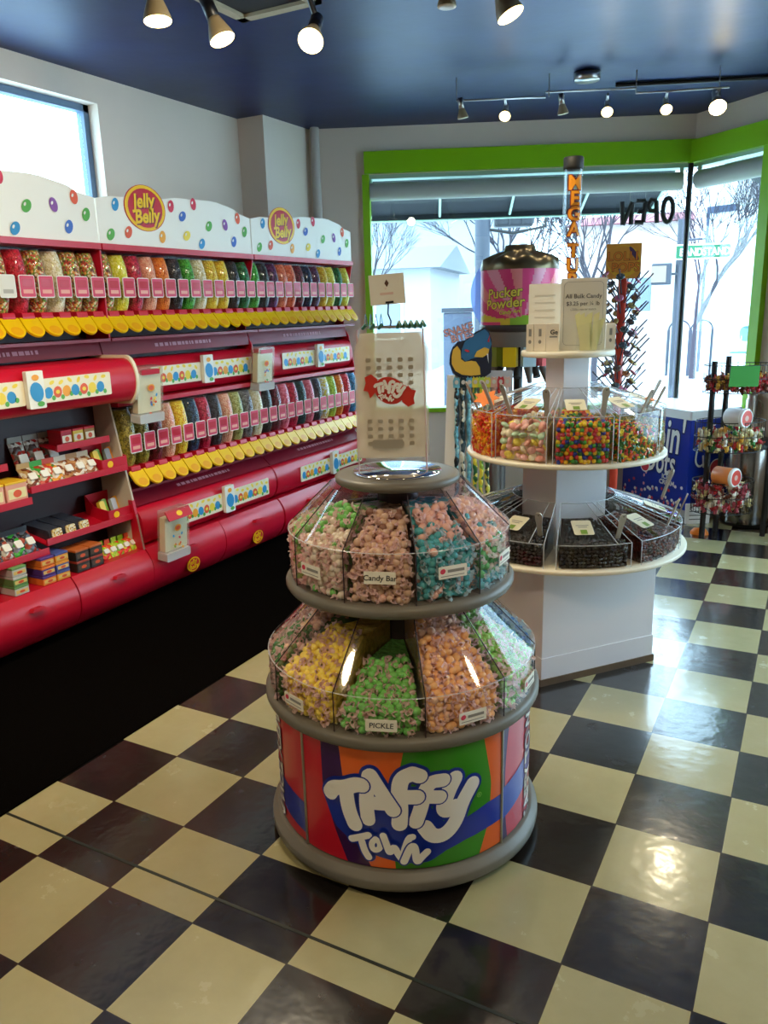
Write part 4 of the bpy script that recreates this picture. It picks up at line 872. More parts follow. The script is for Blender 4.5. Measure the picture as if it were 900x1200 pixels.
for k in range(4):
    tb=thing('taffy_bag',['printed clear taffy bag with a red sweet emblem, frontmost on the holder','printed clear taffy bag second from the front of the holder','printed clear taffy bag third from the front of the holder','printed clear taffy bag at the back of the holder'][k],'bag',OB+VN*(.012-k*.007),'taffy bags on the holder')
    fk=plane_map(OB+VN*(.014-k*.007)+VX*(.004*k),VX,(0,0,1)); vs=[];fs=[];nx,nz=14,22; rn=random.Random(90+k)
    for i in range(nz+1):
        for j in range(nx+1):
            u=-.1+.193*j/nx; v=.045+.345*i/nz; cx=(abs(j/nx-.5)*2)
            if i>nz-3: u*=1-.06*(i-nz+3)*cx
            vs.append(fk(u,v,.004*sin(i*.9+k)*sin(j*.8)+rn.uniform(-.0015,.0015)-.006*cx*cx))
    for i in range(nz):
        for j in range(nx): q=i*(nx+1)+j; fs.append((q,q+1,q+nx+2,q+nx+1))
    MB().add(vs,fs,0,True).build('bag_film',poly,tb)
    if k==0:
        b=MB()
        for i in range(12):
            if 4<=i<=6: continue
            for j in range(5):
                flat(b,rrect(-.068+j*.029,.082+i*.021,-.068+j*.029+.014,.082+i*.021+.011,.003),fk,.0075)
        flat(b,rrect(-.055,.074,.03,.098,.002),fk,.008); b.build('fine_print',mat('print_grey','9A9284',0.7),tb)
        b=MB(); fe=plane_map(fk(-.004,.235,.009),VX+Vector((0,0,-.55)),Vector((0,0,1))+VX*.55); ft=plane_map(fk(-.004,.235,.010),VX+Vector((0,0,-.12)),Vector((0,0,1))+VX*.12)
        flat(b,ell(0,0,.043,.036,0,28),fe,.0,0)
        for sg in(-1,1): flat(b,[(sg*.03,sg*.012),(sg*.038,sg*.04-.004),(sg*.052,sg*.03),(sg*.064,sg*.034),(sg*.068,sg*.012),(sg*.078,sg*.0),(sg*.066,-sg*.016),(sg*.045,-sg*.012)][::1 if sg>0 else 1],fe,.0003,0)
        bubble(b,ft,.20,.0015,0,1)
        b.build('sweet_emblem',[mat('emblem_red','CC3020',0.5),white],tb)
t=thing('price_card','cream card on a wire clip above the taffy bag holder','card',OB+Vector((0,0,.40)),None)
fc=plane_map(OB+Vector((0,0,.505))-VX*.005-VN*.02,VX+Vector((0,0,.06)),Vector((0,0,1))-VX*.06); b=MB(); b.prism(rrect(-.048,-.04,.048,.04,.002),fc,-.001,.001,0); flat(b,[(-.006,.016),(0,.006),(.006,.016),(0,.026)],fc,.002,1); text(b,'o',.01,fc,-.004,.0,.002,2); flat(b,[(-.02,-.014),(.016,-.014),(.016,-.008),(-.02,-.008)],fc,.002,2); b.build('card_face',[card,mat('card_brown','5A3A2A'),mat('card_faint_pink','E8C8BC')],t)
b=MB(); b.tube([fb(-.0,.40,-.02),fb(.004,.42,-.02),fb(-.004,.44,-.02),fb(-.002,.472,-.02)],.0022,6); b.tube([fb(-.01,.47,-.018),fb(.012,.472,-.018)],.003,6); b.build('wire_clip',black,t)

# ------------------------------------------------------------------ white bulk-candy stand
SC=(-.533,1.825); SA=math.atan2(CAM.y-SC[1],CAM.x-SC[0]); S3=(SC[0],SC[1],0)
SX=Vector((-sin(SA),cos(SA),0)); SN=Vector((cos(SA),sin(SA),0))
wst=mat('white_laminate','DEDCE0',0.38); wsh=mat('white_shelf_edge','E6DFC8',0.4)
st=thing('candy_stand','white square-column stand with two round shelves of clear wedge bins','candy display',S3)
def sqcol(b,R_,z0,z1,rot=-9.5):
    P=[(SC[0]+R_*cos(SA+rad(rot)+k*pi/2),SC[1]+R_*sin(SA+rad(rot)+k*pi/2)) for k in range(4)]
    return b.prism(P,lambda u,v,h:(u,v,h),z0,z1)
sqcol(MB(),.428,0,.03).build('toe_strip',mat('wood_toe','5E4A34',0.6,noise=.2,scale=20),st); sqcol(MB(),.420,.03,.125).build('skirting',wst,st,bevel=.002); sqcol(MB(),.415,.125,.54).build('base_cabinet',wst,st,bevel=.003)
sqcol(MB(),.186,.558,.945).build('column',wst,st,bevel=.003); sqcol(MB(),.093,.962,1.362).build('column',wst,st,bevel=.003)
def disc(r,z0,z1,nm): return MB().lathe([(0,z0),(r-.004,z0),(r,z0+.004),(r,z1-.004),(r-.004,z1),(0,z1)],S3,80).build(nm,wsh,st)
disc(.534,.540,.558,'shelf'); disc(.431,.943,.962,'shelf'); disc(.197,1.362,1.386,'shelf')
swc=clear('bin_acrylic',(250,250,250),.05,1.47)
def ptf(r,a,z): return (SC[0]+r*cos(SA+a),SC[1]+r*sin(SA+a),z)
cl_green=mat('label_green','7A9A3C',0.5)
def wedge_bin(ca,hw,zb,ro,zw,ri,zt,label,grp):
    t=thing('bulk_bin',label,'candy bin',ptf((ro+ri)/2,rad(ca),zb),grp); a0,a1=SA+rad(ca-hw),SA+rad(ca+hw); q=lambda r,a,z:(SC[0]+r*cos(a),SC[1]+r*sin(a),z)
    b=MB(); b.lathe([(ro,zb+.001),(ro,zw)],S3,12,0,True,a0,a1); b.lathe([(ri,zb+.001),(ri,zt)],S3,6,0,True,a0,a1)
    for a in(a0,a1): b.add([q(ri,a,zb+.001),q(ro,a,zb+.001),q(ro,a,zw),q(ri,a,zt)],[(0,1,2,3)])
    b.build('bin_body',swc,t)
    al=a0+(a1-a0)*.80; b=MB(); b.lathe([(ro,zw),(ri,zt)],S3,10,0,True,a0,al); b.build('lid',swc,t)
    b=MB(); ed=[[q(ro,a0,zb),q(ro,a0,zw),q(ri,a0,zt)],[q(ro,a1,zb),q(ro,a1,zw),q(ri,a1,zt)],[q(ro,a0+(a1-a0)*i/12,zw) for i in range(13)],[q(ri,a0+(a1-a0)*i/6,zt) for i in range(7)],[q(ro,al,zw),q(ri,al,zt)]]
    for e in ed: b.tube(e,.0019,5)
    b.build('bin_edge',edge,t)
    # scoop pocket at the side of the lid
    rp=ro-.09; b=MB(); zl=lambda r:zw+(zt-zw)*(ro-r)/(ro-ri)
    b.add([q(ro,al,zw),q(rp,al,zl(rp)),q(rp,al,zl(rp)-.07),q(ro,al,zw-.05)],[(0,1,2,3)]); b.add([q(rp,al,zl(rp)),q(rp,a1,zl(rp)),q(rp,a1,zl(rp)-.07),q(rp,al,zl(rp)-.07)],[(0,1,2,3)]); b.build('scoop_pocket',swc,t)
    am=(a0+al)/2; rm=(ro+ri)/2+.03; X=Vector((-sin(am),cos(am),0)); Y=Vector((-cos(am)*(ro-ri),-sin(am)*(ro-ri),zt-zw)); fn=plane_map(Vector(q(rm,am,zl(rm)+.003)),X,Y); b=MB()
    b.prism(rrect(-.040,-.050,.040,.050,.009),fn,0,.0015,0); flat(b,[(-.013,-.047),(.013,-.047),(.013,-.018),(-.013,-.018)],fn,.003,1)
    for v,w in((.012,.026),(.0,.018)): flat(b,[(-w,v-.002),(w,v-.002),(w,v+.002),(-w,v+.002)],fn,.003,2)
    b.build('lid_card',[mat('lid_card_cream','E6DFC0',0.5),cl_green,gink],t)
    return t,(a0,a1,al)
def scoop(r,a,z,label,tilt=.55):
    t=thing('candy_scoop',label,'scoop',ptf(r,a,z),'scoops in the bulk bins'); O=Vector(ptf(r,a,z)); D=Vector((cos(SA+a)*tilt,sin(SA+a)*tilt,1)).normalized(); T_=Vector((-sin(SA+a),cos(SA+a),0))
    fn=plane_map(O,T_,D); b=MB(); b.prism([(-.009,-.06),(.009,-.06),(.011,.02),(.015,.05),(.014,.066),(.008,.076),(-.008,.076),(-.014,.066),(-.015,.05),(-.011,.02)],fn,-.003,.003); b.build('handle',mat('scoop_grey','B9B2A4',0.35,metal=.5),t,bevel=.001)
    b=MB(); b.prism([(-.022,-.13),(.022,-.13),(.018,-.055),(-.018,-.055)],fn,-.004,.008); b.build('bowl',acry,t)
    b=MB(); flat(b,ell(0,.066,.003,.003,0,8),fn,.0035); flat(b,ell(0,.066,.003,.003,0,8),fn,-.0035); b.build('hang_hole',ink,t)
# sweets inside
cmat={}
def cm(c,r=.25):
    k='sweet_'+c
    return mat(k,c,r,coat=.3)
BR=['1C6A28','1E3A9A','E8B818','D83020','E86A18','3C9A30','E8C820','C82838']
def fill_bin(a0,a1,zb,ro,zw,ri,zt,kind,cols,lev,seed):
    """heap in one wedge: core block plus loose sweets on the faces you can see"""
    rn=random.Random(seed); a0+=.02;a1-=.02; top=zb+(zw-zb)*lev; b=MB(); k=len(cols); out=[]
    rs={'ball':.0098,'gummy':.008,'disc':.019,'bean':.0085,'dark':.0095}[kind]; pitch=rs*1.75
    zi=min(zt-.03,top+.05*lev)
    cr=max(.012,rs*1.5); P=[(ri+.006,zb+.003),(ro-cr,zb+.003),(ro-cr,top-.008),(ri+.006,zi)]; b.lathe(P,S3,10,k,True,a0,a1,True)
    for a,fl in((a0,1),(a1,0)):
        pts=[(SC[0]+r*cos(a),SC[1]+r*sin(a),z) for r,z in P]; b.add(pts,[list(range(4)) if fl else list(range(4))[::-1]],k)
    rows=[]; z=zb+rs+.002
    while z<top: rows.append((ro-rs-.002,z,0)); z+=pitch*.9
    r=ro-rs-.006
    while r>ri+.02: rows.append((r,top+(zi-top)*(ro-r)/(ro-ri)+rs*.2,1)); r-=pitch
    for r,z,tp in rows:
        n=max(1,int((a1-a0)*r/pitch))
        for j in range(n):
            a=a0+(a1-a0)*(j+.5+rn.uniform(-.3,.3))/n; rr=r+rn.uniform(-.003,.0); zz=z+rn.uniform(-.003,.003); a=max(a0+rs/r,min(a1-rs/r,a)); out.append((SC[0]+rr*cos(a),SC[1]+rr*sin(a),zz,a,rn.randrange(k)))
    # side faces of the wedge
    for a,sg in((a0,1),(a1,-1)):
        r=ri+.03
        while r<ro-.02:
            z=zb+rs
            while z<top: aa=a+sg*rs/r; out.append((SC[0]+r*cos(aa),SC[1]+r*sin(aa),z+rn.uniform(-.002,.002),a,rn.randrange(k))); z+=pitch
            r+=pitch
    return b,out,rs,rn
def stuff_bin(B,kind,cols,lev,seed,label,corecol):
    (a0,a1,al),zb,ro,zw,ri,zt=B; b,out,rs,rn=fill_bin(a0,a1,zb,ro,zw,ri,zt,kind,cols,lev,seed)
    for x,y,z,a,c in out:
        if kind=='ball': b.ball((x,y,z),rs,8,5,c)
        elif kind=='gummy':
            M=Euler((rn.uniform(0,6),rn.uniform(0,6),rn.uniform(0,6))).to_matrix(); b.box((x,y,z),(rs*2.6,rs*1.0,rs*1.1),c,0,M)
        else: b.ball((x,y,z),rs,7,5,c,(1,.8,.75))
    o=b.build('candy_fill',[cm(c) for c in cols]+[beans('core_'+str(seed),corecol,80)],origin=ptf((ro+ri)/2,((a0+a1)/2-SA),zb)); tag(o,label,'sweets',None,'stuff')
UPB=dict(zb=.962,ro=.415,zw=1.150,ri=.15,zt=1.237); LOB=dict(zb=.558,ro=.508,zw=.658,ri=.225,zt=.760)
UL={-62:'clear upper bin of orange gummies with an orange star on its lid',-26:'clear upper bin of pastel mints',10:'clear upper bin of bright round sweets, frontmost of the upper shelf',46:'clear upper bin of bright bears, two scoop handles rising beside it',82:'clear upper bin edge-on beside the blue freezer',118:'clear upper bin behind the column, freezer side',154:'clear upper bin behind the column, under the red post',190:'clear upper bin at the very back of the upper shelf',226:'clear upper bin at the back, towards the striped canister',262:'clear upper bin at the back, beside the snake sign'}
for ca,lb in UL.items():
    t,A_=wedge_bin(ca,16.3,UPB['zb'],UPB['ro'],UPB['zw'],UPB['ri'],UPB['zt'],lb,'upper bulk bins'); B=(A_,UPB['zb'],UPB['ro'],UPB['zw'],UPB['ri'],UPB['zt'])
    if ca==-62: stuff_bin(B,'gummy',['E8641E','E03A20','F0A020','C82A18','E8B030'],.82,1,'orange and red gummies in the bin with the star','E8641E C82A18 F0A020'.split())
    elif ca==10: stuff_bin(B,'ball',BR,.80,2,'bright round sweets in the frontmost upper bin','1C6A28 1E3A9A E8B818 D83020'.split())
    elif ca==46: stuff_bin(B,'gummy',['2A7A28','E8C020','C83028','E86A18','1E6A30','E8D838'],.62,3,'bright bear sweets in the upper bin beside the freezer','2A7A28 C83028 E8A018'.split())
    elif ca==82: stuff_bin(B,'gummy',['8A7A4A','C89A50','7A8A40'],.6,4,'mixed sweets in the edge-on upper bin beside the freezer','8A7A4A C89A50'.split())
    elif ca==-26:
        b,out,rs,rn=fill_bin(A_[0],A_[1],*B[1:],'disc',['F0DC70','F0C8C0','C8E0C0','F4ECD8','F0B8A8'],.72,5)
        o=b.build('mint_fill',[cm(c) for c in ['F0DC70','F0C8C0','C8E0C0','F4ECD8','F0B8A8']]+[beans('core_5',['F0DC70','E8C8B8','D8DCC0'],45)],origin=ptf(.3,rad(-26),.962)); tag(o,'packed pastel mints under the loose ones in the mint bin','sweets',None,'stuff')
        pm_=['F4DC58','F4BCB4','BCDCB8','F4E8C8','F0A898']; pn_=['yellow','pale pink','pale green','cream','peach']; pms=[]
        for i in range(5): pms.append(MB().ball((0,0,0),rs,12,6,0,(1,1,.48)).build('pastel_mint',cm(pm_[i]),link=False))
        for x,y,z,a,c in out:
            o=pms[c].copy(); COL.objects.link(o); o.location=(x,y,z); o.rotation_euler=(rn.uniform(-1.2,1.2),rn.uniform(-1.2,1.2),rn.uniform(0,6)); tag(o,'%s round mint in the pastel mint bin of the upper shelf'%pn_[c],'mint','%s mints in the pastel bin'%pn_[c])
        for o in pms: bpy.data.objects.remove(o)
    else: stuff_bin(B,'bean',['D8B070','A86838','E8D0A0'],.5,300+ca,'tan sweets, %s'%lb.replace('clear upper bin','in the upper bin'),'C8A060 8A5A30'.split())
LL={-65:'clear lower bin of dark sweets tucked behind the taffy drum',-25:'clear lower bin of black sweets half behind the taffy drum',15:'clear lower bin of black sweets, frontmost of the lower shelf',55:'clear lower bin of chocolate-brown sweets above the checkered floor',95:'clear lower bin at the end of the shelf beside the freezer',135:'clear lower bin behind the column, freezer side',175:'clear lower bin at the back, under the red post',215:'clear lower bin at the back, towards the striped canister',255:'clear lower bin at the back, beside the snake rack'}
for i,(ca,lb) in enumerate(LL.items()):
    t,A_=wedge_bin(ca,17.2,LOB['zb'],LOB['ro'],LOB['zw'],LOB['ri'],LOB['zt'],lb,'lower bulk bins'); B=(A_,LOB['zb'],LOB['ro'],LOB['zw'],LOB['ri'],LOB['zt'])
    if ca in(55,95): stuff_bin(B,'bean',['4A1C16','5E2A1E','381410','6E3828'],.92,20+i,'chocolate-brown sweets, %s'%lb.split('sweets')[-1].replace('clear lower bin ','lower bin ').strip(),'4A1C16 2A100C'.split())
    else: stuff_bin(B,'dark',['14100F','1E1818','0C0A0A','261C1A'],.92,20+i,'black sweets, %s'%lb.replace('clear lower bin of','lower bin with').replace('clear ',''),'14100F 1E1614'.split())
for ca,hw,r,z,lb in((-66,0,.425,1.20,'grey scoop handle over the orange gummies'),(-52,0,.40,1.21,'grey scoop handle at the orange star'),(-40,0,.37,1.20,'grey scoop handle between gummies and mints'),(-12,0,.36,1.18,'grey scoop handle beside the pastel mints'),(24,0,.36,1.185,'grey scoop handle beside the frontmost bright sweets'),(60,0,.36,1.165,'grey scoop handle beside the bright bears, nearer one'),(68,0,.39,1.175,'grey scoop handle beside the bright bears, outer one'),(100,0,.37,1.18,'grey scoop handle behind the bears, against the window')):
    scoop(r,rad(ca),z,lb,.45 if abs(ca)>30 else .2)
for ca,r,z,lb in((-12,.43,.70,'grey scoop handle in the black sweets behind the drum'),(29,.46,.70,'grey scoop handle in the frontmost black sweets'),(68,.48,.71,'grey scoop handle in the chocolate sweets, nearer one'),(76,.50,.72,'grey scoop handle in the chocolate sweets, outer one'),(112,.50,.76,'grey scoop handle behind the chocolate bin, before the freezer')): scoop(r,rad(ca),z,lb,.35)
a=rad(-62); rm=.375; zl=1.150+(1.237-1.150)*(.415-rm)/(.415-.15)+.035; am=SA+a; fn=plane_map(Vector((SC[0]+rm*cos(am),SC[1]+rm*sin(am),zl)),SX,Vector((-cos(SA)*.19,-sin(SA)*.19,.22)))
stp=[((.058 if i%2==0 else .036)*cos(pi*i/7),(.048 if i%2==0 else .03)*sin(pi*i/7)) for i in range(14)]; o=MB().prism(stp,fn,.002,.004).build('star_tag',mat('tag_orange','F08028',0.5),origin=fn(0,0,0)); tag(o,'orange star price tag on the gummy bin lid','price tag')
a=rad(76); am=SA+a; fn=plane_map(Vector((SC[0]+.35*cos(am),SC[1]+.35*sin(am),1.182)),(-sin(am),cos(am),0),Vector((-cos(am)*.265,-sin(am)*.265,.087))); o=MB().prism(rrect(-.03,-.018,.03,.018,.004),fn,.002,.004).build('price_tag',mat('tag_orange','F08028',0.5),origin=fn(0,0,0)); tag(o,'small orange price tag on the edge-on lid beside the freezer','price tag')
# things on the little top shelf
ZT=1.387
def sp(u,n,z=0): return Vector((SC[0],SC[1],ZT+z))+SX*u+SN*n
def upright(u0,u1,n,z0,z1,th,name,m,par=None,bv=0,r=.004): 
    return MB().prism(rrect(u0,z0,u1,z1,r),plane_map(sp(0,n),SX,(0,0,1)),-th,0).build(name,m,par,origin=None if par is not None else sp((u0+u1)/2,n-th/2),bevel=bv)
t=thing('sign_holder','cream price sign reading All Bulk Candy in a clear holder','sign',sp(.058,.06)); upright(-.035,.150,.062,.0,.292,.006,'card_back',card,t); upright(-.037,.152,.066,.0,.295,.002,'clear_sheet',acry,t)
fn=plane_map(sp(.0575,.0625),SX,(0,0,1)); b=MB()
text(b,'All Bulk Candy',.0245,fn,0,.212,.0006,0,.006); text(b,'$3.25 per ¼ lb',.0225,fn,-.002,.183,.0006,0,.004); text(b,'(.25lb) mix or match',.0125,fn,0,.163,.0006,1,.0)
R_=[(u,v) for u,v in rrect(-.080,.02,.080,.278,.018)]; R2=[(u,v) for u,v in rrect(-.0788,.0212,.0788,.2768,.017)]; n=len(R_)
b.add([fn(u,v,.0006) for u,v in R_+R2],[(i,(i+1)%n,n+(i+1)%n,n+i) for i in range(n)],1); b.build('lettering',[ink,gink],t)
b=MB(); b.prism(rrect(-.037,0,.152,.05,.004),plane_map(sp(0,.02),SX,(0,0,1)),-.002,0); b.add([sp(-.037,.066,.001),sp(.152,.066,.001),sp(.152,.018,.001),sp(-.037,.018,.001)],[(0,1,2,3)]); b.build('stand_foot',acry,t)
t=thing('notice_board','blank-looking white card standing behind the small boxes','card',sp(-.10,.0)); upright(-.168,-.028,.02,0,.275,.004,'card_sheet',card,t)
fn=plane_map(sp(-.098,.0205),SX,(0,0,1)); b=MB()
for v in(.225,.195,.165,.135): flat(b,[(-.045,v),(.04,v),(.04,v+.005),(-.045,v+.005)],fn,.0006)
b.build('faint_print',mat('faint_print','DAD4C4',0.7),t); upright(-.168,-.028,-.03,0,.04,.003,'foot',card,t)
def minibox(u0,u1,n,h,label,txt=None,th=.05):
    t=thing('small_box',label,'box',sp((u0+u1)/2,n-th/2),'small boxes on the top shelf'); upright(u0,u1,n,0,h,th,'carton',mat('carton_cream','EADFCB',0.5),t,.0015); fn=plane_map(sp((u0+u1)/2,n+.0005),SX,(0,0,1)); b=MB()
    if txt: text(b,txt,.026,fn,.006,h*.62,.0005,0,.02); flat(b,[(-.012,h*.5),(.02,h*.5),(.02,h*.56),(-.012,h*.56)],fn,.0005,1)
    else: flat(b,[(-.005,h*.55),(.006,h*.55),(.006,h*.82),(-.005,h*.82)],fn,.0005,1); flat(b,ell(0,h*.35,.006,.008,0,12),fn,.0005,1)
    b.build('print',[ink,gink],t)
minibox(-.172,-.142,.105,.112,'narrow cream box, outermost of the row on the little shelf'); minibox(-.139,-.092,.110,.112,'cream box with a grey barcode strip on the little shelf'); minibox(-.090,-.038,.118,.112,'cream box printed Ge on the little shelf','Ge')
minibox(.155,.195,.0,.105,'cream box at the lolly-post end of the little shelf',None,.08)
t=thing('tie_box','clear box stuffed with pale yellow paper ties before the price sign','box',sp(.075,.12))
b=MB(); 
for n_ in(.128,.082): b.prism([(.032,0),(.130,0),(.130,.125),(.032,.10)],plane_map(sp(0,n_),SX,(0,0,1)),-.002,0)
for u in(.032,.130): b.add([sp(u,.128,0),sp(u,.08,0),sp(u,.08,.12),sp(u,.128,.12)],[(0,1,2,3)])
b.build('clear_box',acry,t)
rn=random.Random(4)
for k in range(14):
    u=rn.uniform(.055,.108); l=rn.uniform(-.28,.28); n_=rn.uniform(.086,.120); P=sp(u,n_,.002); D=(SX*l+Vector((0,0,1))).normalized(); fn=plane_map(P,SX,D); L_=rn.uniform(.12,.16)
    tag(MB().prism([(-.010,0),(.010,0),(.013,L_),(-.009,L_-.012)],fn,-.0008,.0008).build('paper_tie',mat('tie_yellow','E8E4A8',0.6),origin=P),'pale yellow paper tie standing in the clear box','paper tie','paper ties in the clear box')
t=thing('sweet_tube','tall clear tube with stacked orange letters and a black cap','tube',sp(0,-.045)); c=sp(0,-.045); CT=(c.x,c.y,ZT)
MB().lathe([(.039,.0),(.039,.735)],CT,28).build('clear_tube',clear('tube_plastic',(245,248,250),.03,1.5),t); MB().lathe([(0,.725),(.040,.725),(.041,.735),(.041,.770),(.038,.774),(0,.774)],CT,28).build('cap',ink,t)
MB().lathe([(0,.0),(.040,0),(.041,.004),(.041,.02),(0,.02)],CT,28).build('base_cap',ink,t)
fn=cyl_map((c.x,c.y),.0395,SA); b=MB(); mo,mr=mat('tube_orange','F09A20',0.4),mat('tube_maroon','8A1A14',0.4)
for ch,z in zip('MEGA TUBE',[.672,.612,.552,.492,.45,.406,.346,.286,.226]):
    if ch==' ': continue
    text(b,ch,.076,fn,.010,ZT+z-.026,.0006,1,.085); text(b,ch,.076,fn,.010,ZT+z-.026,.0016,0,.03)
b.build('lettering',[mo,mr],t)

# ------------------------------------------------------------------ pink-striped powder dispenser
DC=(-1.34,3.55); DA=math.atan2(CAM.y-DC[1],CAM.x-DC[0]); d3=(DC[0],DC[1],0); t=thing('powder_dispenser','big pink-striped candy powder canister with a dark bronze lid and coloured taps','candy dispenser',d3)
bronze=mat('bronze_lid','6E6248',0.3,metal=.7,noise=.15,scale=40)
b=MB(); n=64; pr_=[(.255,1.795),(.255,1.815),(.235,1.845),(.19,1.868),(.135,1.888),(.105,1.912),(.097,1.938),(.092,1.948),(0,1.950)]; vs=[];fs=[]
for i,(r,z) in enumerate(pr_):
    for j in range(n):
        a=2*pi*j/n; k=1+(.05*abs(sin(a*4.5)) if 2<=i<=4 else 0); vs.append((DC[0]+r*k*cos(a),DC[1]+r*k*sin(a),z+(.018*abs(sin(a*4.5)) if 2<=i<=4 else 0)))
for i in range(len(pr_)-1):
    for j in range(n): fs.append((i*n+j,i*n+(j+1)%n,(i+1)*n+(j+1)%n,(i+1)*n+j))
b.add(vs,fs,0,True); b.build('lid',bronze,t)
b=MB(); fn=cyl_map(DC,.25,DA); N=170; rays=[mat('stripe_hot_pink','F4508E',0.35),mat('stripe_coral','F89090',0.35),mat('stripe_magenta','EA3A7C',0.35),mat('stripe_rose','F8A0B8',0.35),mat('stripe_lime','9AC83A',0.35),mat('stripe_yellow','E8D040',0.35)]
NV=44
for i in range(N):
    for j in range(NV):
        u0=-pi*.25+2*pi*.25*i/N; u1=u0+2*pi*.25/N; v0=1.45+.345*j/NV; v1=v0+.345/NV; um=(u0+u1)/2; vm=(v0+v1)/2
        ang=math.atan2(vm-1.46,um-.02); k=int((ang/pi+1)*14)%4
        if vm<1.505+.012*sin(um*18): k=4 if um>-.06 else 5
        if vm<1.475 and um<-.12: k=0
        b.add([fn(u0,v0,0),fn(u1,v0,0),fn(u1,v1,0),fn(u0,v1,0)],[(0,1,2,3)],k,True)
can=b.build('canister',rays,t)
b=MB(); ye=mat('powder_yellow','FFEE60',0.4)
for txt,z,s_,u in(('Pucker',1.625,.085,-.10),('Powder',1.560,.085,-.10),('Candy Art',1.525,.032,-.06)):
    text(b,txt,s_,fn,u,z,.0015,1,.05,.08,.1); text(b,txt,s_,fn,u,z,.003,0,.022,.08,.1)
b.build('lettering',[ye,mat('powder_brown','5A3A10',0.5)],can)
MB().lathe([(0,1.41),(.24,1.41),(.256,1.42),(.256,1.452),(.25,1.455)],d3,64).build('rim',mat('rim_dark','3A3430',0.4),t); MB().lathe([(0,1.315),(.232,1.315),(.236,1.32),(.236,1.41)],d3,64).build('collar',mat('collar_grey','8A837C',0.4,metal=.4),t)
for k,c in enumerate(['8A9A3A','FFD800','B4CCD4','D84A4A','E07828','5A8AC8','8A9A3A','FFD800','B4CCD4','D84A4A']):
    a=DA+rad(-47+k*32.7 if k<10 else 0); X=Vector((-sin(a),cos(a),0)); Nn=Vector((cos(a),sin(a),0)); O=Vector((DC[0]+.20*cos(a),DC[1]+.20*sin(a),1.315)); fn=plane_map(O,X,(0,0,1))
    b=MB(); b.prism(rrect(-.043,-.125,.043,0,.006),fn,-.03,.03); tp=b.build('tap',mat('tap_'+c,c,0.4),t,bevel=.004); b=MB(); q=O+Vector((0,0,-.125)); b.tube([q,q+Nn*.02+Vector((0,0,-.05)),q+Nn*.04+Vector((0,0,-.10))],[.03,.022,.014],10); b.build('nozzle',mat('nozzle_grey','6A645E',0.4),tp)
    b=MB(); b.tube([O+X*.048+Vector((0,0,-.13)),O+X*.05+Nn*.03+Vector((0,0,-.19))],[.02,.026],8); b.build('lever',ink,tp)
MB().tube([(DC[0],DC[1],.86),(DC[0],DC[1],1.315)],.03,14).build('centre_post',black,t)
MB().lathe([(0,.84),(.25,.84),(.255,.85),(.25,.86),(0,.86)],d3,48).build('drip_tray',chrome,t)
for k in range(4):
    a=DA+pi/4*0+rad(-50+k*90); MB().tube([(DC[0]+.19*cos(a),DC[1]+.19*sin(a),.0),(DC[0]+.19*cos(a),DC[1]+.19*sin(a),.84)],.045,16).build('leg',mat('leg_grey','7C7672',0.35,metal=.5),t)

# ------------------------------------------------------------------ snake-sign rack of long sour belts
KC=Vector((-1.34,2.72,0)); kd=(Vector((CAM.x,CAM.y,0))-KC).normalized(); KX=Vector((-kd.y,kd.x,0)); kr=thing('belt_rack','tall rack of long hanging sweets under a die-cut blue snake sign','display rack',KC)
b=MB(); b.prism(rrect(-.17,-.12,.25,.12,.03),lambda u,v,h:KC+KX*u+kd*v+Vector((0,0,h)),0,.02); b.build('base',white,kr,bevel=.004)
MB().prism([(-.185,.02),(-.10,.02),(-.095,1.19),(-.14,1.19)],plane_map(KC-kd*.03,KX,(0,0,1)),-.012,0).build('side_board',white,kr,bevel=.003)
MB().prism(rrect(-.10,.80,.24,1.21,.01),plane_map(KC-kd*.045,KX,(0,0,1)),-.01,0).build('back_board',mat('rack_back_grey','B8BABC',0.6),kr)
fs0=plane_map(KC+KX*.0+Vector((0,0,1.20))-kd*.03,KX,(0,0,1)); fs_=lambda u,v,h:fs0(u*1.08,v*1.08,h); b=MB()
blue_s=mat('snake_blue','2C6C96',0.45); yel_s=mat('snake_gold','E4B440',0.45); nav=mat('snake_navy','101A30',0.5)
OUT=[(-.115,.10),(-.118,.05),(-.10,.0),(-.07,-.02),(.0,-.03),(.07,-.025),(.105,.0),(.11,.09),(.108,.17),(.095,.215),(.075,.24),(.02,.215),(-.03,.175),(-.075,.165),(-.10,.14)]
b.prism(OUT,fs_,-.004,.0,0); flat(b,[(-.105,.09),(-.105,.05),(-.085,.012),(-.05,-.008),(.0,-.015),(.05,-.01),(.045,.03),(.025,.06),(.0,.065),(-.035,.06),(-.055,.075),(-.058,.12),(-.075,.145),(-.098,.125)],fs_,.001,1)
flat(b,[(-.05,.13),(-.055,.085),(-.03,.062),(.0,.075),(.04,.085),(.09,.11),(.108,.15),(.09,.21),(.07,.23),(.01,.2),(-.035,.165)],fs_,.002,2)
flat(b,[(.015,.085),(.03,.115),(.07,.135),(.095,.125),(.09,.10),(.06,.082)],fs_,.003,1); flat(b,ell(-.022,.118,.014,.006,-.4,12),fs_,.004,3); flat(b,[(.085,.165),(.098,.2),(.095,.16)],fs_,.004,3)
flat(b,[(.082,.10),(.09,.10),(.092,.05)],fs_,.004,4); sg=b.build('snake_sign',[nav,yel_s,blue_s,mat('snake_red','C8283A',0.4),white],kr)
b=MB(); pk=mat('snake_pink','F4B8B8',0.5)
for txt,v,u,bo,mi,h in(('SNAKE',.208,-.055,.06,1,.006),('SNAKE',.208,-.055,.02,0,.007),('BITES',.172,-.035,.06,1,.006),('BITES',.172,-.035,.02,0,.007)): text(b,txt,.052,fs_,u-.01,v+.006,h,mi,bo,.26)
b.build('lettering',[pk,nav],sg)
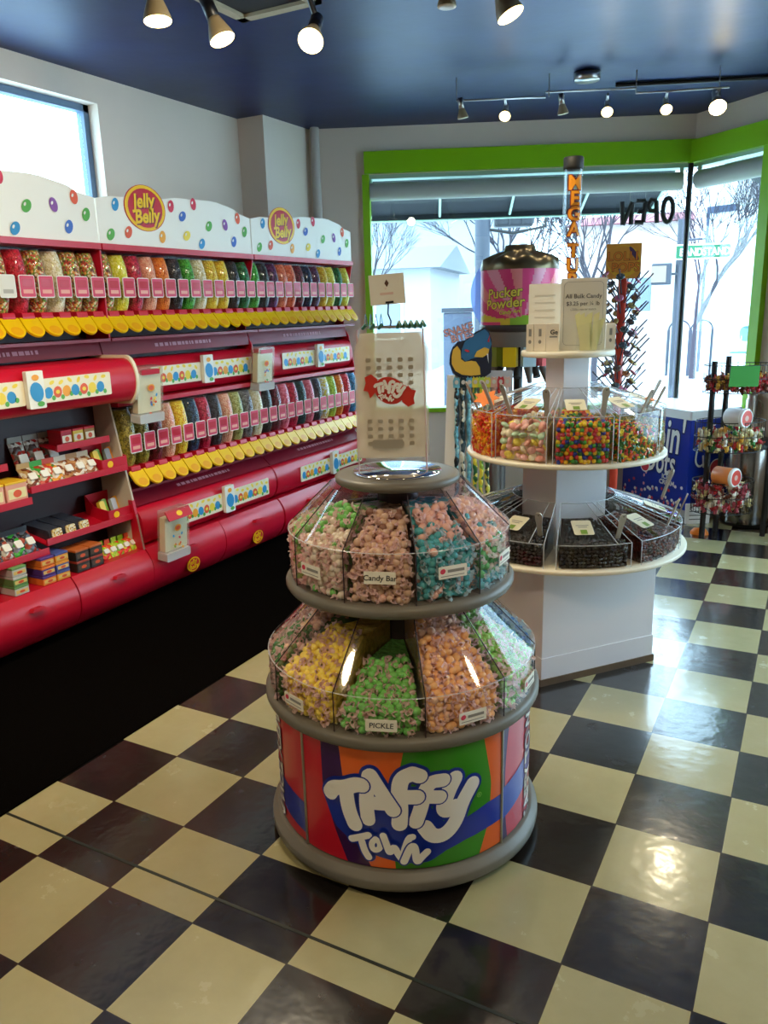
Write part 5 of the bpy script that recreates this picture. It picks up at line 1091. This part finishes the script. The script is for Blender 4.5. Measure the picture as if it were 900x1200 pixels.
rn=random.Random(12); BC=[(['6AB0C8','1A2A34','A8D8E0'],'pale blue'),(['16303A','D8D8C8','2A4A54'],'black and white'),(['5AA0C0','7AC0D0','4A90B0'],'plain blue'),(['D8C838','2A6A38','E8E070'],'yellow and green'),(['A8C848','E8D848','3A7A40'],'lime'),(['C8C040','284A30','E8E0A0'],'gold and green'),(['D0A090','E8C8B8','B87868'],'pinkish'),(['C03038','E8C0A8','8A2028'],'red'),(['D8B0A0','C89080','E8D0C0'],'peach')]
for k,(cs,nm) in enumerate(BC):
    u=-.085+k*.036; zt_=1.17-.0*k; zb_=.45+rn.uniform(-.05,.1) if k<6 else .72; t=thing('sour_belt','%s long hanging sweet, %s from the white side board under the snake sign'%(nm,ORD[k]),'sweet',KC+KX*u+Vector((0,0,zb_)),'long hanging sweets')
    b=MB(); N=26; P=[KC+KX*(u+.003*sin(i*.9+k))+kd*(.0+.004*cos(i*.7))+Vector((0,0,zt_-(zt_-zb_)*i/N)) for i in range(N+1)]; b.tube(P,[.014+.003*sin(i*2.2) for i in range(N+1)],8); b.build('belt',beans('belt_%d'%k,cs,38,.35),t)
    b=MB(); O=P[0]+kd*.012; b.prism([(-.019,-.05),(.019,-.05),(.021,-.01),(.012,.012),(0,.004),(-.012,.014),(-.021,-.01)],plane_map(O,KX,(0,0,1)),-.006,.004); b.build('header_tag',mat('belttag_'+cs[0],cs[0],0.4),t); b=MB(); flat(b,ell(0,-.018,.011,.013,0,10),plane_map(O,KX,(0,0,1)),.006); b.build('tag_badge',mat('tag_silver','C8C0B4',0.3),t)

# ------------------------------------------------------------------ lollipop post
LC=(-.60,3.17); lt=thing('lollipop_post','slim red post with a lollipop sign, standing behind the white stand','display rack',(LC[0],LC[1],0)); lr=mat('post_orange_red','C8402C',0.4)
MB().lathe([(0,0),(.16,0),(.165,.01),(.16,.02),(.03,.03),(0,.03)],(LC[0],LC[1],0),32).build('base',lr,lt); MB().lathe([(.0,.03),(.024,.03),(.024,1.72),(0,1.72)],(LC[0],LC[1],0),16).build('post',lr,lt)
la=math.atan2(CAM.y-LC[1],CAM.x-LC[0]); LX=Vector((-sin(la),cos(la),0)); fl_=plane_map(Vector((LC[0],LC[1],1.80))+Vector((cos(la),sin(la),0))*.02,LX,Vector((0,0,1))); b=MB(); b.prism(rrect(-.095,-.095,.095,.095,.006),fl_,-.006,0,0); flat(b,ell(-.0,0,.09,.086,0,28),fl_,.001,1); flat(b,ell(-.006,.008,.082,.074,0,28),fl_,.002,0); flat(b,ell(.055,.04,.012,.045,.6,16),fl_,.003,2)
sn=b.build('sign',[mat('lolly_ochre','E09A38',0.5),mat('lolly_gold','E8B830',0.5),mat('lolly_violet','4A2A5A',0.5)],lt); b=MB()
for txt,v,u in(('LOLLI',.005,-.005),('POPS',-.055,.012)): text(b,txt,.066,fl_,u,v,.004,1,.04); text(b,txt,.066,fl_,u,v,.005,0,.012)
b.build('lettering',[mat('lolly_orange','E8862C',0.5),mat('lolly_brown','5A2A14',0.5)],sn)
rn=random.Random(21); lc=['6A5A54','8A7A4A','5A4A58','B8A060','C87A9A','4A5A60','A06A4A']; ln=['grey-brown','olive','plum','gold','pink','slate','rust']
protos={}
for lev in range(13):
    for j in range(5):
        a=la+j*2*pi/5+lev*.55+rn.uniform(-.2,.2); z=1.62-lev*.052+rn.uniform(-.015,.015); D=Vector((cos(a)*.68,sin(a)*.68,.73)); c=rn.randrange(7); ln_=rn.uniform(.16,.22); dd=rn.uniform(.35,.65)
        t=thing('lollipop','%s lollipop on a slanting stick of the red post'%ln[c],'lollipop',(LC[0]+.024*cos(a),LC[1]+.024*sin(a),z),'%s lollipops on the red post'%ln[c]); O=Vector(t.location)
        MB().tube([O,O+D*ln_],.0042,5).build('stick',mat('stick_slate','4A4654',0.4),t); X=D.cross(Vector((0,0,1))).normalized(); pc=O+D*ln_*dd+Vector((0,0,.012)); M=Matrix((X,D.normalized(),X.cross(D).normalized())).transposed(); b=MB(); b.lathe([(0,-.006),(.018,-.006),(.025,-.003),(.025,.003),(.018,.006),(0,.006)],(0,0,0),14)
        b.v=[tuple(pc+M@Vector((v[0],v[2],v[1]))) for v in b.v]; b.build('candy_disc',mat('lolly_'+lc[c],lc[c],0.25,coat=.4,noise=.3,scale=120),t)

# ------------------------------------------------------------------ blue ice-cream freezer
K0=Vector((-.34,4.47,0)); e_=Vector((-.77,.638,0)); g_=Vector((.638,.77,0)); fz=thing('chest_freezer','blue ice cream chest freezer with a white lid beside the window post','freezer',K0+e_*.35+g_*.2)
blu=mat('freezer_blue','1030A0',0.3,noise=.2,scale=2); bx=lambda u,v,h:K0+e_*u+g_*v+Vector((0,0,h))
b=MB(); b.prism([(0,0),(.73,0),(.73,.46),(0,.46)],bx,.06,.735); b.build('body',blu,fz,bevel=.006); b=MB(); b.prism([(-.012,-.012),(.742,-.012),(.742,.47),(-.012,.47)],bx,.735,.80); b.build('lid',mat('freezer_white','ECECEC',0.3),fz,bevel=.01); b=MB(); b.prism([(.015,.015),(.715,.015),(.715,.45),(.015,.45)],bx,0.0,.06); b.build('plinth',mat('freezer_grey','C8C8C4',0.5),fz)
ff=plane_map(K0+Vector((0,0,0))+e_*.73-g_*.0015,-e_,(0,0,1)); b=MB(); lb_=mat('freezer_light_blue','7AA8D8',0.4)
for txt,s_,u,v in(('Dippin\'',.36,.36,.475),('Dots',.27,.43,.30)):
    text(b,txt,s_,ff,u,v,.001,1,.05,0,.08,.60); text(b,txt,s_,ff,u,v,.002,0,.018,0,.08,.60)
text(b,'ICE',.05,ff,.50,.262,.002,0,.03); text(b,'CREAM',.05,ff,.52,.218,.002,0,.03); flat(b,ell(.27,.33,.055,.055,0,20),ff,.0024,0); flat(b,ell(.27,.33,.046,.046,0,20),ff,.003,2)
rn=random.Random(2)
for k in range(46):
    u=rn.uniform(.02,.71); v=.07+abs(rn.gauss(0,.07)); flat(b,ell(u,v,.013*rn.uniform(.6,1.3),.013,0,10),ff,.0012+k*1e-5,[0,2,3,0][k%4])
b.build('graphics',[white,mat('freezer_outline','0A1A60',0.4),mat('freezer_red','D8384A',0.4),mat('freezer_pink','F0A8B0',0.4)],fz)
fe=plane_map(K0+g_*.0-e_*.0015,g_,(0,0,1)); b=MB(); flat(b,ell(.27,.36,.07,.07,0,20),fe,.001,1); flat(b,ell(.27,.36,.062,.062,0,20),fe,.002,0)
stroke(b,[(.07,.5),(.06,.42),(.10,.38),(.14,.40)],.016,fe,.001,1); stroke(b,[(.13,.46),(.14,.38)],.016,fe,.0012,1); b.build('graphics',[mat('freezer_red','D8384A'),white],fz)

# ------------------------------------------------------------------ wire basket rack and what it holds
bk=thing('basket_rack','black three-tier wire basket rack before the freezer','display rack',(.02,4.12,0)); P1,P2,P3=Vector((-.164,3.997,0)),Vector((.201,4.197,0)),Vector((-.14,4.33,0)); BC_=Vector((.035,4.10,0)); BX=(P2-P1).normalized(); BY=Vector((-BX.y,BX.x,0))
P3=Vector((-.10,4.21,0))
for p_,h in((P1,1.19),(P2,1.19),(P3,1.21)): MB().tube([p_,p_+Vector((0,0,h))],.020,6).build('leg',black,bk)
def basket(zb,zt,rx,ry,cx=0.0):
    b=MB(); bl=lambda a,z,k=1:BC_+BX*(cx+rx*k*cos(a))+BY*(ry*k*sin(a)+.02)+Vector((0,0,z)); N=40
    for z in(zb,(zb+zt)/2,zt): b.tube([bl(2*pi*i/N,z) for i in range(N)],.003,5,closed=True)
    for i in range(N): b.tube([bl(2*pi*i/N,zb),bl(2*pi*i/N,zt)],.0015,4)
    for i in range(-4,5):
        x=rx*.95*i/4.4; y=ry*math.sqrt(max(0,1-(x/rx)**2)); b.tube([BC_+BX*(cx+x)+BY*(y+.02)+Vector((0,0,zb)),BC_+BX*(cx+x)+BY*(-y+.02)+Vector((0,0,zb))],.0015,4)
    b.build('wire_basket',black,bk); return (cx,rx,ry,zb,zt)
BK=[basket(.99,1.165,.24,.14,-.04),basket(.605,.80,.225,.15,-.085),basket(.19,.40,.20,.15,-.10)]
SW=['D8C890','C83038','F0E8D8','7A3A20','3A8A40','E8B040','B84A58']
for bi,((cx,rx,ry,zb,zt),lv,lb) in enumerate(zip(BK,(.55,.72,.95),('red and brown wrapped sweets in the top wire basket','red and cream wrapped sweets in the middle wire basket','pink and cream wrapped sweets in the bottom wire basket'))):
    b=MB(); rn=random.Random(70+bi); n=190
    for k in range(n):
        a=rn.uniform(0,2*pi); q=.93*math.sqrt(rn.uniform(.15,1)); z=zb+.014+rn.uniform(0,1)*(zt-zb)*lv*(1-.15*q); c=BC_+BX*(cx+rx*q*cos(a))+BY*(ry*q*sin(a)+.02)+Vector((0,0,z)); M=Euler((rn.uniform(0,6),rn.uniform(0,6),rn.uniform(0,6))).to_matrix(); m_=rn.choice([[1,3,3,5,1],[0,1,4,2,0,5],[2,6,1,0,2,3]][bi])
        v,f,_=TV[k%3]; nb=len(b.v); b.v+=[tuple(c+M@(Vector(x)*1.25)) for x in v]
        for fc in f: b.f.append([x+nb for x in fc]); b.m.append(m_); b.s.append(True)
    o=b.build('wrapped_sweets',[mat('sweetwrap_'+c,c,0.35) for c in SW],origin=BC_+Vector((0,0,zb))); tag(o,lb,'sweets',None,'stuff')
def tub(c,ax,r,l,label,side):
    ax=Vector(ax).normalized(); t=thing('round_tub',label,'tub',c,'round sweet tubs'); k=Vector((0,0,1)).cross(ax).normalized(); M=Matrix((k,ax.cross(k),ax)).transposed()
    def L_(prof,nm,m):
        b=MB(); b.lathe(prof,(0,0,0),28); b.v=[tuple(Vector(c)+M@Vector(v)) for v in b.v]; b.build(nm,m,t)
    L_([(0,0),(r*.92,0),(r*.98,.004),(r,l)],'body',side); L_([(r,l),(r*1.06,l),(r*1.06,l+.014),(r*.97,l+.02)],'lid',white); L_([(r*.97,l+.02),(r*.86,l+.021)],'lid_rim',white); L_([(0,l+.019),(r*.86,l+.019)],'lid_label',mat('tub_red','C84438',0.4)); L_([(0,l+.0195),(r*.3,l+.0195)],'lid_badge',mat('tub_tan','C8A090',0.5))
to=(Vector((CAM.x,CAM.y,0))-BC_).normalized()
tub(BC_+BX*(-.11)+Vector((0,0,.83)),to*.8+BX*.75,.06,.12,'white tub lying on its side over the middle wire basket',white); tub(BC_+BX*(-.17)+BY*(-.02)+Vector((0,0,.445)),to*.75+BX*.75,.06,.13,'orange-sided tub lying on its side over the bottom wire basket',mat('tub_orange','E8863A',0.4))
fg=plane_map(BC_+BX*(-.09)-BY*.135+Vector((0,0,1.10)),BX,Vector((0,0,1))); o=MB().prism([(-.095,-.062),(.095,-.066),(.097,.064),(-.088,.066)],fg,0,.003).build('green_card',mat('card_green','2C8A22',0.6),origin=fg(0,0,0)); tag(o,'plain green card hung on the top wire basket','card')
# steel bin, jug, floor bits
t=thing('steel_bin','brushed steel round waste bin behind the basket rack','bin',(.06,4.53,0)); MB().lathe([(0,.005),(.155,.005),(.16,.02),(.16,.56),(.15,.58),(0,.58)],(.06,4.53,0),40).build('body',mat('brushed_steel','8E8A86',0.22,metal=1),t); MB().lathe([(0,0),(.163,0),(.163,.02)],(.06,4.53,0),40).build('base_ring',black,t); MB().lathe([(.162,.56),(.164,.585),(.12,.62),(.0,.63)],(.06,4.53,0),40).build('lid',black,t)
t=thing('steel_jug','small steel jug on the window ledge at the lime jamb','jug',(.03,4.77,.62)); MB().lathe([(0,0),(.045,0),(.042,.05),(.04,.16),(.032,.18),(.034,.2)],(.03,4.77,.70),20).build('body',chrome,t); b=MB(); b.tube([(.075,4.77,.86),(.10,4.77,.83),(.10,4.77,.77),(.07,4.77,.74)],.006,6); b.build('handle',chrome,t)
MB().lathe([(0,0),(.05,0),(.05,.08),(0,.08)],(.03,4.77,.62),16).build('saucer_stand',white,t)
b=MB(); b.lathe([(.048,.0),(.046,.014),(.032,.036),(.0,.044)],(-.19,4.09,0),22); 
b.v=[(-.19+(x+.19)*1.3,y,z) for x,y,z in b.v]; o=b.build('orange_dome',mat('dome_orange','E87A18',0.35),origin=(-.17,4.09,0)); tag(o,'small orange dome lying on the floor by the rack leg','floor marker')
o=MB().prism(rrect(-.09,0,.09,.15,.006),plane_map(Vector((-.24,4.36,.0)),BX,(0,0,1)),-.01,0); fq=plane_map(Vector((-.24,4.36,.0)),BX,(0,0,1)); o.prism([(-.06,.03),(.06,.03),(.06,.035),(-.06,.035)],fq,.0,.002,1); o.prism([(-.06,.06),(.06,.06),(.06,.065),(-.06,.065)],fq,.0,.002,1); o.prism([(-.06,.09),(.06,.09),(.06,.095),(-.06,.095)],fq,.0,.002,1); o=o.build('white_grille',[white,ink],origin=(-.24,4.36,0)); tag(o,'small white grille with dark slots at the foot of the freezer','grille')

# ------------------------------------------------------------------ ceiling lamps
hot=mat('lamp_glow','FFDC90',0.4,emit=9); vhot=mat('lamp_glow_bright','FFE0A0',0.4,emit=26); off_=mat('lamp_off','D8CDB0',0.3)
def par_head(pos,aim,label,r=.048,stem=None,on=True,grp='spot lamps over the racks',power=10,sock=black,col=(1,.86,.62)):
    t=thing('spot_lamp',label,'lamp',pos,grp); aim=Vector(aim).normalized(); P=Vector(pos); k=aim.cross(Vector((0,1,0.01))).normalized(); M=Matrix((k,aim.cross(k),aim)).transposed()
    def L_(prof,nm,m,par=t):
        b=MB(); b.lathe(prof,(0,0,0),22); b.v=[tuple(P+M@Vector(v)) for v in b.v]; return b.build(nm,m,par)
    L_([(0,-r*1.7),(r*.5,-r*1.7),(r*.6,-r*1.35),(r*.93,-r*.45),(r*1.0,-r*.22),(r,.0)],'bulb_body',mat('bulb_ribbed','8A7A5A',0.45)); L_([(r,0),(r*.96,r*.05),(r*.7,r*.10),(0,r*.12)],'bulb_face',(vhot if power>12 and power<16 else hot) if on else off_); L_([(0,-r*3.4),(r*.52,-r*3.4),(r*.52,-r*1.5),(r*.3,-r*1.45)],'socket',sock)
    top=P-aim*r*3.2; e=stem if stem is not None else Vector((top.x,top.y,H)); MB().tube([top,e],r*.24,8).build('stem',sock,t)
    if on:
        l=lamp('lamp_light','SPOT',P+aim*r*.6,power,col,r*.8,aim,120,.7); l.parent=t; l.location=P+aim*r*.6-Vector(pos)
    return t
SPOTS=[((-1.85,.53,2.62),(.1,.2,-1),'spot lamp at the top edge over the near red rack'),((-1.80,.85,2.605),(.12,-.05,-1),'spot lamp pointing straight down, second along the rack track'),((-1.725,1.12,2.60),(.42,.05,-1.0),'spot lamp tilted towards the aisle, third along the rack track'),((-1.46,1.335,2.605),(.25,-.75,-.75),'round spot lamp facing the camera beside the ceiling hatch'),((-.68,1.46,2.595),(.45,.05,-.9),'spot lamp over the taffy drum, tilted sideways')]
for i,(p,a,lb) in enumerate(SPOTS): par_head(p,a,lb,.05,Vector((p[0]-.07,p[1]+.02,2.93)),True,'spot lamps over the racks',22)
par_head((-.80,1.16,2.56),(0,0,-1),'dim cream lamp between two lit spots at the top edge',.032,None,False,'spot lamps over the racks',0,mat('lamp_cream','A8987A',0.5))
for (A,B,lb) in(((-2.0,.2),(-1.75,1.25),'black ceiling track along the red racks'),((-1.62,1.38),(-.60,1.50),'black ceiling track across the hatch end')):
    o=MB().tube([(A[0],A[1],2.935),(B[0],B[1],2.935)],.015,8).build('ceiling_track',black,origin=(A[0],A[1],2.935)); tag(o,lb,'lamp track')
TA=Vector((-1.72,3.41,2.82)); tk=thing('track_light_bar','steel lamp bar hung below the ceiling before the window','lamp track',TA)
b=MB(); seg=[(0,.0),(.55,.0),(.55,.028),(1.10,.028),(1.10,.0),(1.66,.012)]
b.tube([TA+D1*u+Vector((0,0,v)) for u,v in seg],.006,8); b.build('bar',chrome,tk)
b=MB()
for u in(.0,.57,1.1,1.6): b.tube([TA+D1*u,Vector(((TA+D1*u).x,(TA+D1*u).y,H))],.004,6)
b.build('hanger',chrome,tk); cc=Vector((-1.007,4.122-.35,0)); MB().lathe([(0,2.90),(.075,2.90),(.08,2.91),(.08,2.945),(0,2.945)],(TA.x+D1.x*.80,TA.y+D1.y*.80,0),24).build('canopy',chrome,tk)
for u,on,lb in ((.04,False,'unlit little spot at the rack end of the steel bar'),(.30,True,'lit little spot second from the rack end of the steel bar'),(.66,False,'unlit little spot third from the rack end of the steel bar'),(.93,True,'lit little spot fourth from the rack end of the steel bar'),(1.29,True,'lit little spot fifth from the rack end of the steel bar'),(1.60,True,'brightest spot, at the lime corner end of the steel bar')):
    p=TA+D1*u+Vector((0,0,-.10)); big=u>1.5; par_head(p,(.2,-.75,-.7) if on else (.1,.2,-1),lb,.034 if not big else .05,TA+D1*u,on,'little spots on the steel bar',6 if not big else 14,chrome)
o=MB().tube([(-.90,4.10,2.935),(.35,4.62,2.935)],.014,8).build('ceiling_track',black,origin=(-.9,4.1,2.935)); tag(o,'dark ceiling track towards the lime corner, flush under the ceiling','lamp track')
